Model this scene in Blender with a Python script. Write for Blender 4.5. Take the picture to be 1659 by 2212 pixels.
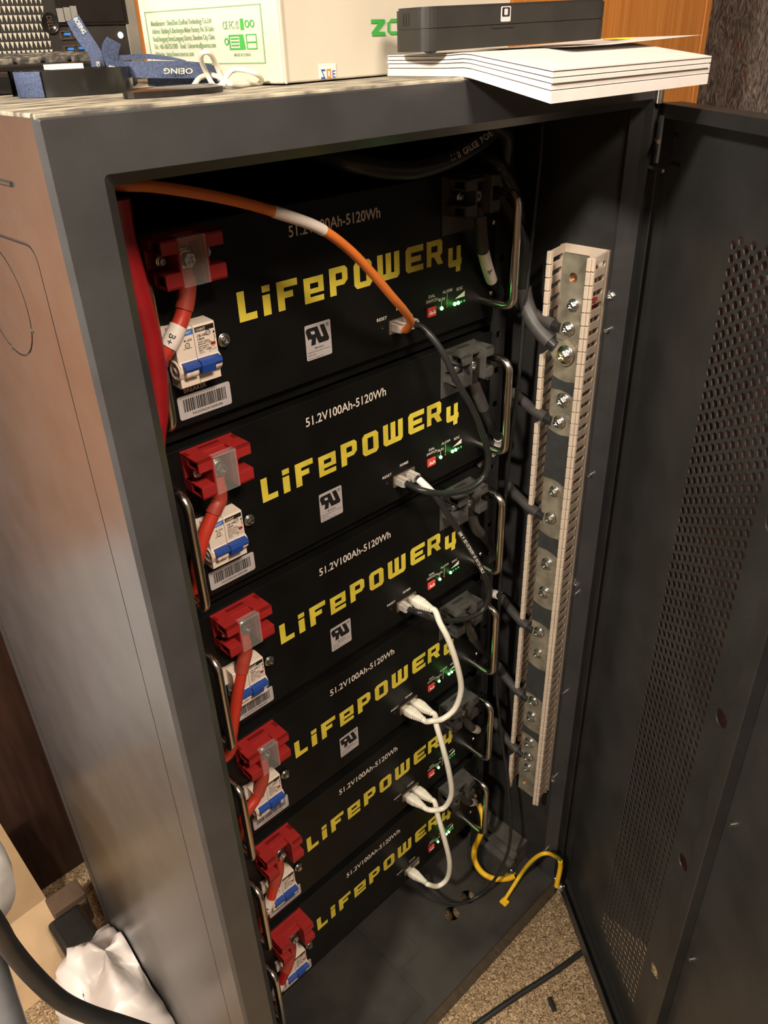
import bpy, bmesh, math, random
from mathutils import Vector, Matrix
from mathutils.geometry import tessellate_polygon
random.seed(7)
sc = bpy.context.scene
COL = sc.collection
for o in list(bpy.data.objects):
    bpy.data.objects.remove(o)

# ------------------------------------------------------------------ camera
# model units are millimetres, origin on the battery faces; carpet is at z = -1100
S, FLOOR = 0.001, -1100.0
RX = Vector((0.72087553, -0.69236787, -0.03106764))
RY = Vector((-0.3775205, -0.35468224, -0.85538224))
RZ = Vector((0.58122005, 0.6283528, -0.51706481))
CP = Vector((-360.98, -561.74, 204.957))
FPX = 1700.9
def V(p):
    return Vector((p[0] * S, p[1] * S, (p[2] - FLOOR) * S))
cd = bpy.data.cameras.new('camera')
cam = bpy.data.objects.new('camera', cd)
COL.objects.link(cam)
cam.matrix_world = Matrix.Translation(V(CP)) @ Matrix((RX, -RY, -RZ)).transposed().to_4x4()
cd.sensor_fit = 'VERTICAL'
cd.sensor_height = 36.0
cd.lens = FPX / 2212.0 * 36.0
cd.clip_start = 0.02
sc.camera = cam

# ------------------------------------------------------------------ light
sc.view_settings.view_transform = 'Standard'
sc.view_settings.look = 'None'
sc.view_settings.gamma = 1.0
sc.view_settings.use_curve_mapping = False
sc.view_settings.exposure = 0.0
w = bpy.data.worlds.new('room_dusk')
sc.world = w
w.use_nodes = True
w.node_tree.nodes['Background'].inputs[0].default_value = (0.9, 0.75, 0.6, 1)
w.node_tree.nodes['Background'].inputs[1].default_value = 0.03
def area(name, p, target, size, power, color):
    l = bpy.data.lights.new(name, 'AREA')
    l.shape = 'DISK'
    l.size = size
    l.energy = power
    l.color = color
    o = bpy.data.objects.new(name, l)
    COL.objects.link(o)
    o.location = V(p)
    d = V(target) - V(p)
    o.rotation_euler = d.to_track_quat('-Z', 'Y').to_euler()
    return o
area('reading_lamp_light', (-1060, -485, 725), (100, -130, -100), 0.11, 34.0, (1.0, 0.92, 0.79))
area('ceiling_lamp_light', (-190, -1290, 1310), (100, 0, -600), 0.55, 68.0, (1.0, 0.86, 0.70))
area('left_fill_light', (-1050, -80, 20), (-420, 520, -560), 0.22, 17.0, (1.0, 0.90, 0.78))  # added fill that brightens the back left corner and the cabinet's left side

# ------------------------------------------------------------------ helpers
def at(u, v, x=None, y=None, z=None):
    """the point of the scene seen at (u, v) on the plane x, y or z = value"""
    d = RX * ((u - 829.5) / FPX) + RY * ((v - 1106.0) / FPX) + RZ
    a, val = (0, x) if x is not None else (1, y) if y is not None else (2, z)
    t = (val - CP[a]) / d[a]
    return CP + d * t
def atd(u, v, depth):
    return CP + (RX * ((u - 829.5) / FPX) + RY * ((v - 1106.0) / FPX) + RZ) * depth
TH = math.radians(54.5)
DD = Vector((-math.cos(TH), -math.sin(TH), 0))
DN = Vector((math.sin(TH), -math.cos(TH), 0))
H0 = Vector((408, -137, 0))
def door(s, n, z):
    return H0 + DD * s + DN * n + Vector((0, 0, z))
def smooth(pts, n=8, closed=False):
    P = [Vector(p) for p in pts]
    out = []
    m = len(P)
    rng = range(m) if closed else range(m - 1)
    for i in rng:
        if closed:
            a, b, c, d = P[i - 1], P[i], P[(i + 1) % m], P[(i + 2) % m]
        else:
            a = P[i - 1] if i else P[0] * 2 - P[1]
            b, c = P[i], P[i + 1]
            d = P[i + 2] if i + 2 < m else P[-1] * 2 - P[-2]
        for k in range(n):
            t = k / n
            out.append(0.5 * ((2 * b) + (c - a) * t + (2 * a - 5 * b + 4 * c - d) * t * t + (3 * b - a - 3 * c + d) * t ** 3))
    if not closed:
        out.append(P[-1])
    return out
_G = {}
def glyphs(s):
    if s in _G:
        return _G[s]
    c = bpy.data.curves.new('t', 'FONT')
    c.body = s
    c.resolution_u = 3
    c.offset = 0.012
    o = bpy.data.objects.new('t', c)
    COL.objects.link(o)
    dg = bpy.context.evaluated_depsgraph_get()
    m = bpy.data.meshes.new_from_object(o.evaluated_get(dg))
    vs = [(v.co.x, v.co.y) for v in m.vertices]
    fs = [tuple(p.vertices) for p in m.polygons]
    bpy.data.objects.remove(o)
    bpy.data.curves.remove(c)
    bpy.data.meshes.remove(m)
    _G[s] = (vs, fs)
    return _G[s]
def XZ(a, b, t):
    return (a, t, b)
def YZ(a, b, t):
    return (t, a, b)
def XY(a, b, t):
    return (a, b, t)
def arc(cx, cy, r, a0, a1, n):
    return [(cx + r * math.cos(math.radians(a0 + (a1 - a0) * i / n)), cy + r * math.sin(math.radians(a0 + (a1 - a0) * i / n))) for i in range(n + 1)]
def rrect(x0, x1, y0, y1, r, n=4):
    return arc(x1 - r, y1 - r, r, 0, 90, n) + arc(x0 + r, y1 - r, r, 90, 180, n) + arc(x0 + r, y0 + r, r, 180, 270, n) + arc(x1 - r, y0 + r, r, 270, 360, n)
def circ(cx, cy, r, n=20):
    return arc(cx, cy, r, 0, 360, n)[:-1]

class MB:
    def __init__(self):
        self.v, self.f, self.s, self.m = [], [], [], []
        self.mi = 0
    def add(self, vs, fs, sm=False):
        b = len(self.v)
        self.v += [Vector(p) for p in vs]
        for f in fs:
            self.f.append([b + i for i in f])
            self.s.append(sm)
            self.m.append(self.mi)
        return self
    def box(self, x0, x1, y0, y1, z0, z1, bev=0.0, fn=None, seg=2):
        vs = [(x, y, z) for x in (x0, x1) for y in (y0, y1) for z in (z0, z1)]
        fs = [(0, 1, 3, 2), (4, 6, 7, 5), (0, 4, 5, 1), (2, 3, 7, 6), (0, 2, 6, 4), (1, 5, 7, 3)]
        if bev:
            bm = bmesh.new()
            bv = [bm.verts.new(p) for p in vs]
            for f in fs:
                bm.faces.new([bv[i] for i in f])
            bmesh.ops.bevel(bm, geom=list(bm.edges), offset=bev, segments=seg, affect='EDGES', profile=0.5)
            bm.verts.index_update()
            vs = [v.co.copy() for v in bm.verts]
            fs = [[v.index for v in f.verts] for f in bm.faces]
            bm.free()
        if fn:
            vs = [fn(*p) for p in vs]
        return self.add(vs, fs)
    def prism(self, loops, mp, t0, t1, caps=(True, True), sides=True):
        """loops: outer + holes in 2D; mp(a,b,t) -> xyz"""
        flat = [p for l in loops for p in l]
        n = len(flat)
        if len(loops) == 1 and len(loops[0]) <= 4:
            tri = [tuple(range(len(loops[0])))]
        else:
            tri = tessellate_polygon([[Vector((p[0], p[1], 0)) for p in l] for l in loops])
        vs = [mp(p[0], p[1], t0) for p in flat] + [mp(p[0], p[1], t1) for p in flat]
        fs = []
        if caps[0]:
            fs += [tuple(t) for t in tri]
        if caps[1]:
            fs += [tuple(n + i for i in t) for t in tri]
        if sides:
            b = 0
            for l in loops:
                k = len(l)
                for i in range(k):
                    j = (i + 1) % k
                    fs.append((b + i, b + j, n + b + j, n + b + i))
                b += k
        return self.add(vs, fs)
    def flat(self, loops, mp, t):
        return self.prism(loops, mp, t, t, (True, False), False)
    def tube(self, pts, r, n=10, closed=False, caps=True, ell=None):
        P = [Vector(p) for p in pts]
        m = len(P)
        rr = r if isinstance(r, (list, tuple)) else [r] * m
        T = []
        for i in range(m):
            a = P[(i - 1) % m] if (closed or i) else P[0]
            b = P[(i + 1) % m] if (closed or i < m - 1) else P[-1]
            T.append((b - a).normalized())
        u = T[0].orthogonal().normalized()
        vs, fs = [], []
        for i in range(m):
            u = (u - T[i] * u.dot(T[i])).normalized()
            w_ = T[i].cross(u)
            for k in range(n):
                a = 2 * math.pi * k / n
                vs.append(P[i] + (u * math.cos(a) + w_ * math.sin(a)) * rr[i])
        for i in range(m if closed else m - 1):
            j = (i + 1) % m
            for k in range(n):
                l = (k + 1) % n
                fs.append((i * n + k, i * n + l, j * n + l, j * n + k))
        self.add(vs, fs, True)
        if caps and not closed:
            b = len(self.v) - m * n
            self.add([self.v[b + k] for k in range(n)], [tuple(range(n))])
            self.add([self.v[b + (m - 1) * n + k] for k in range(n)], [tuple(range(n))])
        return self
    def cyl(self, p0, p1, r0, r1=None, n=16):
        return self.tube([p0, p1], [r0, r0 if r1 is None else r1], n)
    def rev(self, base, axis, prof, n=20, sm=True):
        """prof: list of (r, h) along axis"""
        b, a = Vector(base), Vector(axis).normalized()
        u = a.orthogonal().normalized()
        w_ = a.cross(u)
        vs, fs = [], []
        for (r, h) in prof:
            for k in range(n):
                t = 2 * math.pi * k / n
                vs.append(b + a * h + (u * math.cos(t) + w_ * math.sin(t)) * max(r, 0.001))
        for i in range(len(prof) - 1):
            for k in range(n):
                l = (k + 1) % n
                fs.append((i * n + k, i * n + l, (i + 1) * n + l, (i + 1) * n + k))
        return self.add(vs, fs, sm)
    def ball(self, c, r, sc_=(1, 1, 1), n=14):
        c = Vector(c)
        vs, fs = [], []
        m = n // 2
        for i in range(m + 1):
            ph = math.pi * i / m
            for k in range(n):
                t = 2 * math.pi * k / n
                vs.append(c + Vector((r * sc_[0] * math.sin(ph) * math.cos(t), r * sc_[1] * math.sin(ph) * math.sin(t), r * sc_[2] * math.cos(ph))))
        for i in range(m):
            for k in range(n):
                l = (k + 1) % n
                fs.append((i * n + k, i * n + l, (i + 1) * n + l, (i + 1) * n + k))
        return self.add(vs, fs, True)
    def loft(self, secs, n=16, pw=4.0, sm=True):
        """secs: (centre, right, up, half width, half height) superellipse rings"""
        vs, fs = [], []
        for c, r_, u_, a, b in secs:
            for k in range(n):
                t = 2 * math.pi * (k + 0.5) / n
                ct, st = math.cos(t), math.sin(t)
                x = math.copysign(abs(ct) ** (2 / pw), ct) * a
                y = math.copysign(abs(st) ** (2 / pw), st) * b
                vs.append(Vector(c) + Vector(r_) * x + Vector(u_) * y)
        m = len(secs)
        for i in range(m - 1):
            for k in range(n):
                l = (k + 1) % n
                fs.append((i * n + k, i * n + l, (i + 1) * n + l, (i + 1) * n + k))
        self.add(vs, fs, sm)
        self.add(vs[:n], [tuple(range(n))])
        self.add(vs[-n:], [tuple(range(n))])
        return self
    def grid(self, rows, sm=True, closed=False):
        n = len(rows[0])
        vs = [p for r in rows for p in r]
        fs = []
        for i in range(len(rows) - 1):
            for k in range(n if closed else n - 1):
                l = (k + 1) % n
                fs.append((i * n + k, i * n + l, (i + 1) * n + l, (i + 1) * n + k))
        return self.add(vs, fs, sm)
    def text(self, s, x0, z0, width=None, height=None, mp=XZ, t=-0.3, slant=0.0):
        vs, fs = glyphs(s)
        ax, bx = min(p[0] for p in vs), max(p[0] for p in vs)
        kx = width / (bx - ax) if width else height / 0.69
        kz = height / 0.69 if height else kx
        return self.add([mp(x0 + (p[0] - ax) * kx + slant * p[1] * kz, z0 + p[1] * kz, t) for p in vs], fs)
    def bolt(self, p, axis, r, shaft=0.0, head=None):
        """washer, hexagon head with a recessed cross"""
        p, a = Vector(p), Vector(axis).normalized()
        u = a.orthogonal().normalized()
        w_ = a.cross(u)
        mp = lambda x, y, t: p + u * x + w_ * y + a * t
        head = head or r * 1.0
        self.rev(p, a, [(0, 0), (r * 1.62, 0), (r * 1.68, r * 0.12), (r * 1.62, r * 0.26), (r * 1.15, r * 0.28)], 20)
        self.rev(p, a, [(r * 1.25, r * 0.25), (r * 1.32, r * 0.4), (r * 1.25, r * 0.55), (r, r * 0.56)], 20)
        h0, h1 = r * 0.5, r * 0.5 + head
        hx = [(r * 1.05 * math.cos(math.pi / 3 * i), r * 1.05 * math.sin(math.pi / 3 * i)) for i in range(6)]
        g, e = r * 0.17, r * 0.62
        cr = [(e, -g), (e, g), (g, g), (g, e), (-g, e), (-g, g), (-e, g), (-e, -g), (-g, -g), (-g, -e), (g, -e), (g, -g)]
        self.prism([hx], mp, h0, h1 - r * 0.15, (False, False))
        top = [(q[0] * 0.86, q[1] * 0.86) for q in hx]
        self.add([mp(q[0], q[1], h1 - r * 0.15) for q in hx] + [mp(q[0], q[1], h1) for q in top], [(i, (i + 1) % 6, 6 + (i + 1) % 6, 6 + i) for i in range(6)])
        self.prism([top, cr], mp, h1, h1, (True, False), False)
        self.prism([cr], mp, h1 - r * 0.4, h1, (True, False))
        if shaft:
            self.cyl(p, p - a * shaft, r * 0.5, n=12)
        return self
    def mesh(self, name, mats, org):
        me = bpy.data.meshes.new(name)
        o = V(org)
        me.from_pydata([V(p) - o for p in self.v], [], self.f)
        bm = bmesh.new()
        bm.from_mesh(me)
        bmesh.ops.recalc_face_normals(bm, faces=list(bm.faces))
        bm.to_mesh(me)
        bm.free()
        for m in (mats if isinstance(mats, (list, tuple)) else [mats]):
            me.materials.append(m)
        me.polygons.foreach_set('use_smooth', self.s)
        me.polygons.foreach_set('material_index', self.m)
        me.update()
        return me
    def build(self, name, mats, parent=None, org=None, label=None):
        if parent is not None:
            org = parent['_o']
        elif org is None:
            lo = [min(p[i] for p in self.v) for i in range(3)]
            hi = [max(p[i] for p in self.v) for i in range(3)]
            org = ((lo[0] + hi[0]) / 2, (lo[1] + hi[1]) / 2, lo[2])
        o = bpy.data.objects.new(name, self.mesh(name, mats, org))
        COL.objects.link(o)
        o['_o'] = list(org)
        if parent is not None:
            o.parent = parent
        else:
            o.location = V(org)
        if label:
            o['label'] = label
        return o
def tag(o, label, cat, group=None):
    o['label'] = label
    o['category'] = cat
    if group:
        o['group'] = group
    return o
def thing(name, org, label, cat, group=None):
    o = bpy.data.objects.new(name, None)
    o.empty_display_size = 0.02
    COL.objects.link(o)
    o.location = V(org)
    o['_o'] = list(org)
    return tag(o, label, cat, group)
def structure(o):
    o['kind'] = 'structure'
    return o

# ------------------------------------------------------------------ materials
def mat(name, color, rough=0.5, metal=0.0, var=0.08, scale=60.0, bump=0.0, bscale=None, emit=None, trans=0.0, spec=0.5, color2=None, thr=(0.35, 0.65), stretch=None, coat=0.0, ior=1.45, alpha=1.0):
    m = bpy.data.materials.new(name)
    m.use_nodes = True
    nt = m.node_tree
    b = nt.nodes['Principled BSDF']
    N, L = nt.nodes.new, nt.links.new
    tc = N('ShaderNodeTexCoord')
    vec = tc.outputs['Object']
    if stretch:
        mp = N('ShaderNodeMapping')
        mp.inputs['Scale'].default_value = stretch
        L(vec, mp.inputs['Vector'])
        vec = mp.outputs['Vector']
    nz = N('ShaderNodeTexNoise')
    nz.inputs['Scale'].default_value = scale
    nz.inputs['Detail'].default_value = 5
    L(vec, nz.inputs['Vector'])
    rp = N('ShaderNodeValToRGB')
    rp.color_ramp.elements[0].position = thr[0]
    rp.color_ramp.elements[1].position = thr[1]
    c2 = color2 or tuple(min(1, c * (1 + var)) for c in color)
    c1 = color if color2 else tuple(c * (1 - var) for c in color)
    rp.color_ramp.elements[0].color = (*c1, 1)
    rp.color_ramp.elements[1].color = (*c2, 1)
    L(nz.outputs['Fac'], rp.inputs['Fac'])
    L(rp.outputs['Color'], b.inputs['Base Color'])
    b.inputs['Roughness'].default_value = rough
    b.inputs['Metallic'].default_value = metal
    b.inputs['Specular IOR Level'].default_value = spec
    b.inputs['IOR'].default_value = ior
    b.inputs['Transmission Weight'].default_value = trans
    b.inputs['Coat Weight'].default_value = coat
    b.inputs['Alpha'].default_value = alpha
    if emit:
        b.inputs['Emission Color'].default_value = (*emit[0], 1)
        b.inputs['Emission Strength'].default_value = emit[1]
    if bump:
        n2 = N('ShaderNodeTexNoise')
        n2.inputs['Scale'].default_value = bscale or scale
        n2.inputs['Detail'].default_value = 3
        L(vec, n2.inputs['Vector'])
        bp = N('ShaderNodeBump')
        bp.inputs['Strength'].default_value = bump
        bp.inputs['Distance'].default_value = 0.001
        L(n2.outputs['Fac'], bp.inputs['Height'])
        L(bp.outputs['Normal'], b.inputs['Normal'])
    return m
PAINT = mat('black_textured_paint', (0.034, 0.033, 0.034), 0.30, var=0.12, scale=25, bump=0.06, bscale=420, spec=0.7)
PLATE = mat('dusty_floor_plate', (0.022, 0.020, 0.018), 0.5, var=0.3, scale=16, color2=(0.042, 0.037, 0.032), bump=0.1, bscale=300)
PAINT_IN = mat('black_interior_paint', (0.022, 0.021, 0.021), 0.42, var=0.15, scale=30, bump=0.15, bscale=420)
DOORP = mat('black_door_paint', (0.020, 0.019, 0.018), 0.40, var=0.2, scale=14, bump=0.15, bscale=420, spec=0.55)
DUSTY = mat('dusty_black_paint', (0.07, 0.065, 0.058), 0.6, scale=45, color2=(0.44, 0.39, 0.29), thr=(0.34, 0.66), stretch=(1, 3, 1), bump=0.2, bscale=300)
BATT = mat('black_battery_paint', (0.0055, 0.0053, 0.0050), 0.40, var=0.25, scale=18, bump=0.06, bscale=300, spec=0.22)
YELLOW = mat('yellow_print', (0.66, 0.53, 0.055), 0.5)
WHITEP = mat('white_print', (0.74, 0.66, 0.58), 0.55)
RED = mat('red_plastic', (0.31, 0.016, 0.015), 0.45, var=0.06)
BLKPL = mat('black_plastic', (0.050, 0.046, 0.041), 0.55, var=0.2, bump=0.1, bscale=500)
CLEAR = mat('clear_plastic', (0.75, 0.72, 0.68), 0.08, alpha=0.10, spec=0.8)
STEEL = mat('steel', (0.55, 0.53, 0.50), 0.28, 1.0)
CHROME = mat('polished_steel', (0.60, 0.55, 0.49), 0.22, 1.0, var=0.04)
ZINC = mat('zinc', (0.70, 0.72, 0.72), 0.22, 1.0, var=0.1, scale=120)
TIN = mat('tinned_bar', (0.215, 0.185, 0.145), 0.36, 0.5, scale=50, color2=(0.39, 0.34, 0.26), bump=0.05, bscale=200)
COPPER = mat('copper', (0.65, 0.28, 0.14), 0.35, 1.0)
SLEEVE = mat('black_sleeve', (0.030, 0.030, 0.031), 0.55, var=0.15, scale=80)
DUCT = mat('beige_duct_plastic', (0.52, 0.42, 0.33), 0.5, var=0.05)
IVORY = mat('ivory_breaker_plastic', (0.72, 0.60, 0.50), 0.42, var=0.03)
BLUE = mat('blue_toggle', (0.014, 0.055, 0.27), 0.4)
STICK = mat('grey_sticker', (0.44, 0.40, 0.40), 0.45, var=0.05)
INK = mat('black_ink', (0.010, 0.009, 0.009), 0.5)
INKS = mat('faded_ink', (0.10, 0.085, 0.075), 0.6)
REDPR = mat('red_print', (0.36, 0.03, 0.025), 0.5)
REDDIP = mat('red_switch_plastic', (0.62, 0.055, 0.04), 0.45)
GRNL = mat('green_light', (0.1, 0.8, 0.2), 0.3, emit=((0.20, 1.0, 0.22), 9.0))
GRNDIM = mat('green_light_dim', (0.03, 0.25, 0.07), 0.3, emit=((0.06, 0.5, 0.10), 0.35))
AMB = mat('amber_light_off', (0.28, 0.07, 0.02), 0.4)
PORT = mat('port_metal', (0.52, 0.44, 0.36), 0.38, 0.9)
REDCAB = mat('red_cable', (0.44, 0.034, 0.016), 0.38, var=0.06)
REDSHR = mat('red_heat_shrink', (0.34, 0.045, 0.028), 0.5, var=0.1)
SHADE_RED = mat('shaded_red_cable', (0.24, 0.007, 0.010), 0.32, var=0.1)  # red darkened to hold the shade behind the frame bar
BLKCAB = mat('black_cable', (0.014, 0.014, 0.014), 0.38, var=0.1)
SHRINK = mat('grey_black_heat_shrink', (0.045, 0.041, 0.039), 0.48, var=0.15)
TAGW = mat('white_cable_tag', (0.66, 0.58, 0.52), 0.5, var=0.04)
ORANGE = mat('orange_cable', (0.66, 0.17, 0.03), 0.42, var=0.05)
WHITEC = mat('white_cable', (0.62, 0.58, 0.48), 0.42, var=0.04)
YELC = mat('yellow_cable', (0.80, 0.46, 0.015), 0.4)
GRNC = mat('green_stripe', (0.10, 0.48, 0.06), 0.4)
PAPER = mat('white_paper', (0.66, 0.61, 0.58), 0.75, var=0.03)
PAPERLINE = mat('booklet_gap', (0.20, 0.18, 0.17), 0.8)
CARD = mat('brown_cardboard', (0.33, 0.22, 0.12), 0.75, var=0.06, scale=30)
BOXW = mat('white_carton', (0.52, 0.47, 0.38), 0.65, var=0.03, scale=20)
GREEN = mat('green_print', (0.045, 0.30, 0.05), 0.5)
GREENT = mat('green_text_print', (0.16, 0.30, 0.13), 0.55)
NAVY = mat('navy_webbing', (0.045, 0.060, 0.115), 0.85, var=0.25, scale=700, bump=0.5, bscale=900)
CREAM = mat('cream_print', (0.62, 0.56, 0.38), 0.7)
PCBLK = mat('black_computer_plastic', (0.022, 0.020, 0.018), 0.42, var=0.1)
GLOSS = mat('glossy_black', (0.012, 0.011, 0.010), 0.2, var=0.1)
MESHL = mat('grille_light', (0.40, 0.37, 0.30), 0.55)
USBB = mat('usb_blue', (0.03, 0.16, 0.55), 0.4)
WHITEL = mat('white_light', (0.8, 0.85, 0.9), 0.3, emit=((0.7, 0.85, 1.0), 3.0))
BAG = mat('white_plastic_bag', (0.50, 0.45, 0.42), 0.38, var=0.05, scale=12)
GREYPL = mat('white_grey_plastic', (0.60, 0.58, 0.55), 0.4)
STICKYY = mat('yellow_sticky', (0.85, 0.62, 0.05), 0.6)
ORNG2 = mat('orange_ink', (0.75, 0.20, 0.04), 0.5)
BLUINK = mat('blue_ink', (0.03, 0.07, 0.32), 0.5)
SHADE_BRN = mat('shade_brown', (0.022, 0.009, 0.005), 0.5, var=0.3, scale=14, stretch=(6, 6, 0.6))

def wood(name, c1, c2):
    m = mat(name, c1, 0.45, color2=c2, scale=9.0, stretch=(14, 14, 0.5), thr=(0.3, 0.7), bump=0.05, bscale=40)
    return m
WOOD = wood('orange_oak', (0.50, 0.170, 0.030), (0.68, 0.27, 0.060))

def carpet():
    m = bpy.data.materials.new('beige_carpet')
    m.use_nodes = True
    nt = m.node_tree
    b = nt.nodes['Principled BSDF']
    N, L = nt.nodes.new, nt.links.new
    tc = N('ShaderNodeTexCoord')
    n1 = N('ShaderNodeTexNoise')
    n1.inputs['Scale'].default_value = 210
    n1.inputs['Detail'].default_value = 5
    n1.inputs['Distortion'].default_value = 1.6
    L(tc.outputs['Object'], n1.inputs['Vector'])
    rp = N('ShaderNodeValToRGB')
    rp.color_ramp.elements[0].position = 0.34
    rp.color_ramp.elements[0].color = (0.10, 0.055, 0.026, 1)
    rp.color_ramp.elements[1].position = 0.64
    rp.color_ramp.elements[1].color = (0.56, 0.40, 0.235, 1)
    L(n1.outputs['Fac'], rp.inputs['Fac'])
    L(rp.outputs['Color'], b.inputs['Base Color'])
    b.inputs['Roughness'].default_value = 0.95
    b.inputs['Specular IOR Level'].default_value = 0.1
    bp = N('ShaderNodeBump')
    bp.inputs['Strength'].default_value = 1.0
    bp.inputs['Distance'].default_value = 0.006
    L(n1.outputs['Fac'], bp.inputs['Height'])
    L(bp.outputs['Normal'], b.inputs['Normal'])
    return m
def bark():
    m = bpy.data.materials.new('grey_brown_textured_wallpaper')
    m.use_nodes = True
    nt = m.node_tree
    b = nt.nodes['Principled BSDF']
    N, L = nt.nodes.new, nt.links.new
    tc = N('ShaderNodeTexCoord')
    mp = N('ShaderNodeMapping')
    mp.inputs['Scale'].default_value = (1, 1, 0.35)
    L(tc.outputs['Object'], mp.inputs['Vector'])
    n1 = N('ShaderNodeTexNoise')
    n1.inputs['Scale'].default_value = 55
    n1.inputs['Detail'].default_value = 6
    n1.inputs['Distortion'].default_value = 2.5
    L(mp.outputs['Vector'], n1.inputs['Vector'])
    rp = N('ShaderNodeValToRGB')
    rp.color_ramp.elements[0].position = 0.3
    rp.color_ramp.elements[0].color = (0.07, 0.05, 0.042, 1)
    rp.color_ramp.elements[1].position = 0.7
    rp.color_ramp.elements[1].color = (0.42, 0.33, 0.29, 1)
    L(n1.outputs['Fac'], rp.inputs['Fac'])
    n2 = N('ShaderNodeTexNoise')
    n2.inputs['Scale'].default_value = 9
    n2.inputs['Distortion'].default_value = 4
    L(mp.outputs['Vector'], n2.inputs['Vector'])
    r2 = N('ShaderNodeValToRGB')
    r2.color_ramp.elements[0].position = 0.60
    r2.color_ramp.elements[0].color = (0, 0, 0, 1)
    r2.color_ramp.elements[1].position = 0.66
    r2.color_ramp.elements[1].color = (1, 1, 1, 1)
    L(n2.outputs['Fac'], r2.inputs['Fac'])
    mx = N('ShaderNodeMix')
    mx.data_type = 'RGBA'
    L(r2.outputs['Color'], mx.inputs['Factor'])
    L(rp.outputs['Color'], mx.inputs['A'])
    mx.inputs['B'].default_value = (0.30, 0.06, 0.045, 1)
    L(mx.outputs['Result'], b.inputs['Base Color'])
    b.inputs['Roughness'].default_value = 0.6
    bp = N('ShaderNodeBump')
    bp.inputs['Strength'].default_value = 1.0
    bp.inputs['Distance'].default_value = 0.01
    L(n1.outputs['Fac'], bp.inputs['Height'])
    L(bp.outputs['Normal'], b.inputs['Normal'])
    return m

# ------------------------------------------------------------------ the room
RM = dict(x0=-2300, x1=2300, y0=-2500, y1=900, z0=FLOOR, z1=1350)
WALLP = mat('warm_white_wall', (0.52, 0.46, 0.38), 0.8, var=0.05, scale=8, bump=0.1, bscale=90)
BARK = bark()
def slab(name, b, m):
    return structure(MB().box(*b).build(name, m))
slab('floor', (RM['x0'], RM['x1'], RM['y0'], RM['y1'], FLOOR - 60, FLOOR), carpet())
slab('ceiling', (RM['x0'], RM['x1'], RM['y0'], RM['y1'], RM['z1'], RM['z1'] + 60), WALLP)
slab('wall_left', (RM['x0'] - 60, RM['x0'], RM['y0'], RM['y1'], FLOOR, RM['z1']), WALLP)
slab('wall_right', (RM['x1'], RM['x1'] + 60, RM['y0'], RM['y1'], FLOOR, RM['z1']), BARK)
slab('wall_back', (RM['x0'], RM['x1'], RM['y1'], RM['y1'] + 60, FLOOR, RM['z1']), BARK)
slab('wall_front', (RM['x0'], RM['x1'], RM['y0'] - 60, RM['y0'], FLOOR, RM['z1']), WALLP)

# ------------------------------------------------------------------ the steel cabinet
XL, XR, YF, YB, ZT, ZP = -190, 410, -137, 340, 178, -1047
rack = thing('equipment_cabinet', (110, 100, FLOOR), 'tall black steel equipment cabinet with its perforated door open, full of batteries', 'cabinet')
# front frame: four bars with an inner lip
fr = MB()
IX0, IX1, IZ1 = -160, 396, 147
def ring(o, i, y0, y1):
    (ax0, ax1, az0, az1), (bx0, bx1, bz0, bz1) = o, i
    return [(ax0, y0, az0), (ax1, y0, az0), (ax1, y0, az1), (ax0, y0, az1)], [(bx0, y1, bz0), (bx1, y1, bz0), (bx1, y1, bz1), (bx0, y1, bz1)]
def strip4(mb, A, B):
    mb.add(A + B, [(i, (i + 1) % 4, 4 + (i + 1) % 4, 4 + i) for i in range(4)])
def rr(x0, x1, z0, z1, r, y):
    return [(p[0], y, p[1]) for p in rrect(x0, x1, z0, z1, r, 5)]
out0 = rrect(XL + 3, XR - 3, -1097, ZT - 3, 1.0, 5)
inn0 = rrect(IX0, IX1, ZP - 3, IZ1, 3, 5)
fr.prism([out0, inn0], XZ, YF, YF, (True, False), False)
A = [(p[0], YF, p[1]) for p in inn0]
B = [(p[0], YF + 9, p[1]) for p in rrect(IX0 + 9, IX1 + 1, ZP - 3, IZ1 - 7, 2, 5)]
Cc = [(p[0], YF + 24, p[1]) for p in rrect(IX0 + 9, IX1 + 1, ZP - 3, IZ1 - 7, 2, 5)]
D = [(p[0], YF + 24, p[1]) for p in rrect(XL + 8, XR - 8, ZP, ZT - 8, 5, 5)]
for P, Q in ((A, B), (B, Cc), (Cc, D)):
    n = len(P)
    fr.add(P + Q, [(i, (i + 1) % n, n + (i + 1) % n, n + i) for i in range(n)])
O0 = [(p[0], YF, p[1]) for p in out0]
O1 = [(p[0], YF + 3, p[1]) for p in rrect(XL, XR, -1097, ZT, 1.0, 5)]
n = len(O0)
fr.add(O0 + O1, [(i, (i + 1) % n, n + (i + 1) % n, n + i) for i in range(n)], True)
fr.build('front_frame', PAINT, rack)
# left side panel with a pressed seam and a round knock-out
lp = MB()
gy0, gy1, gz0, gz1 = -97, 318, -1030, 111
lp.prism([[(YF + 3, -1066), (YB, -1066), (YB, ZT - 2), (YF + 3, ZT - 2)], rrect(gy0, gy1, gz0, gz1, 11, 5)], YZ, XL, XL + 2)
lp.prism([rrect(gy0 + 2.2, gy1 - 2.2, gz0 + 2.2, gz1 - 2.2, 9, 5), circ(-22, 66, 37, 40)], YZ, XL + 0.4, XL + 2)
lp.prism([circ(-22, 66, 35.6, 40)], YZ, XL + 0.4, XL + 2)
for a in (22, 110, 200, 290):
    c, s_ = math.cos(math.radians(a)), math.sin(math.radians(a))
    lp.tube([(XL + 1.0, -22 + 34 * c, 66 + 34 * s_), (XL + 1.0, -22 + 39 * c, 66 + 39 * s_)], 1.2, 8)
lp.box(XL + 2, XL + 4, YF + 5, YB, -1066, ZT - 3)
lp.tube([(XL, -88, 142), (XL, 300, 142)], 1.6, 8)
lp.build('left_side_panel', PAINT, rack)
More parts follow.
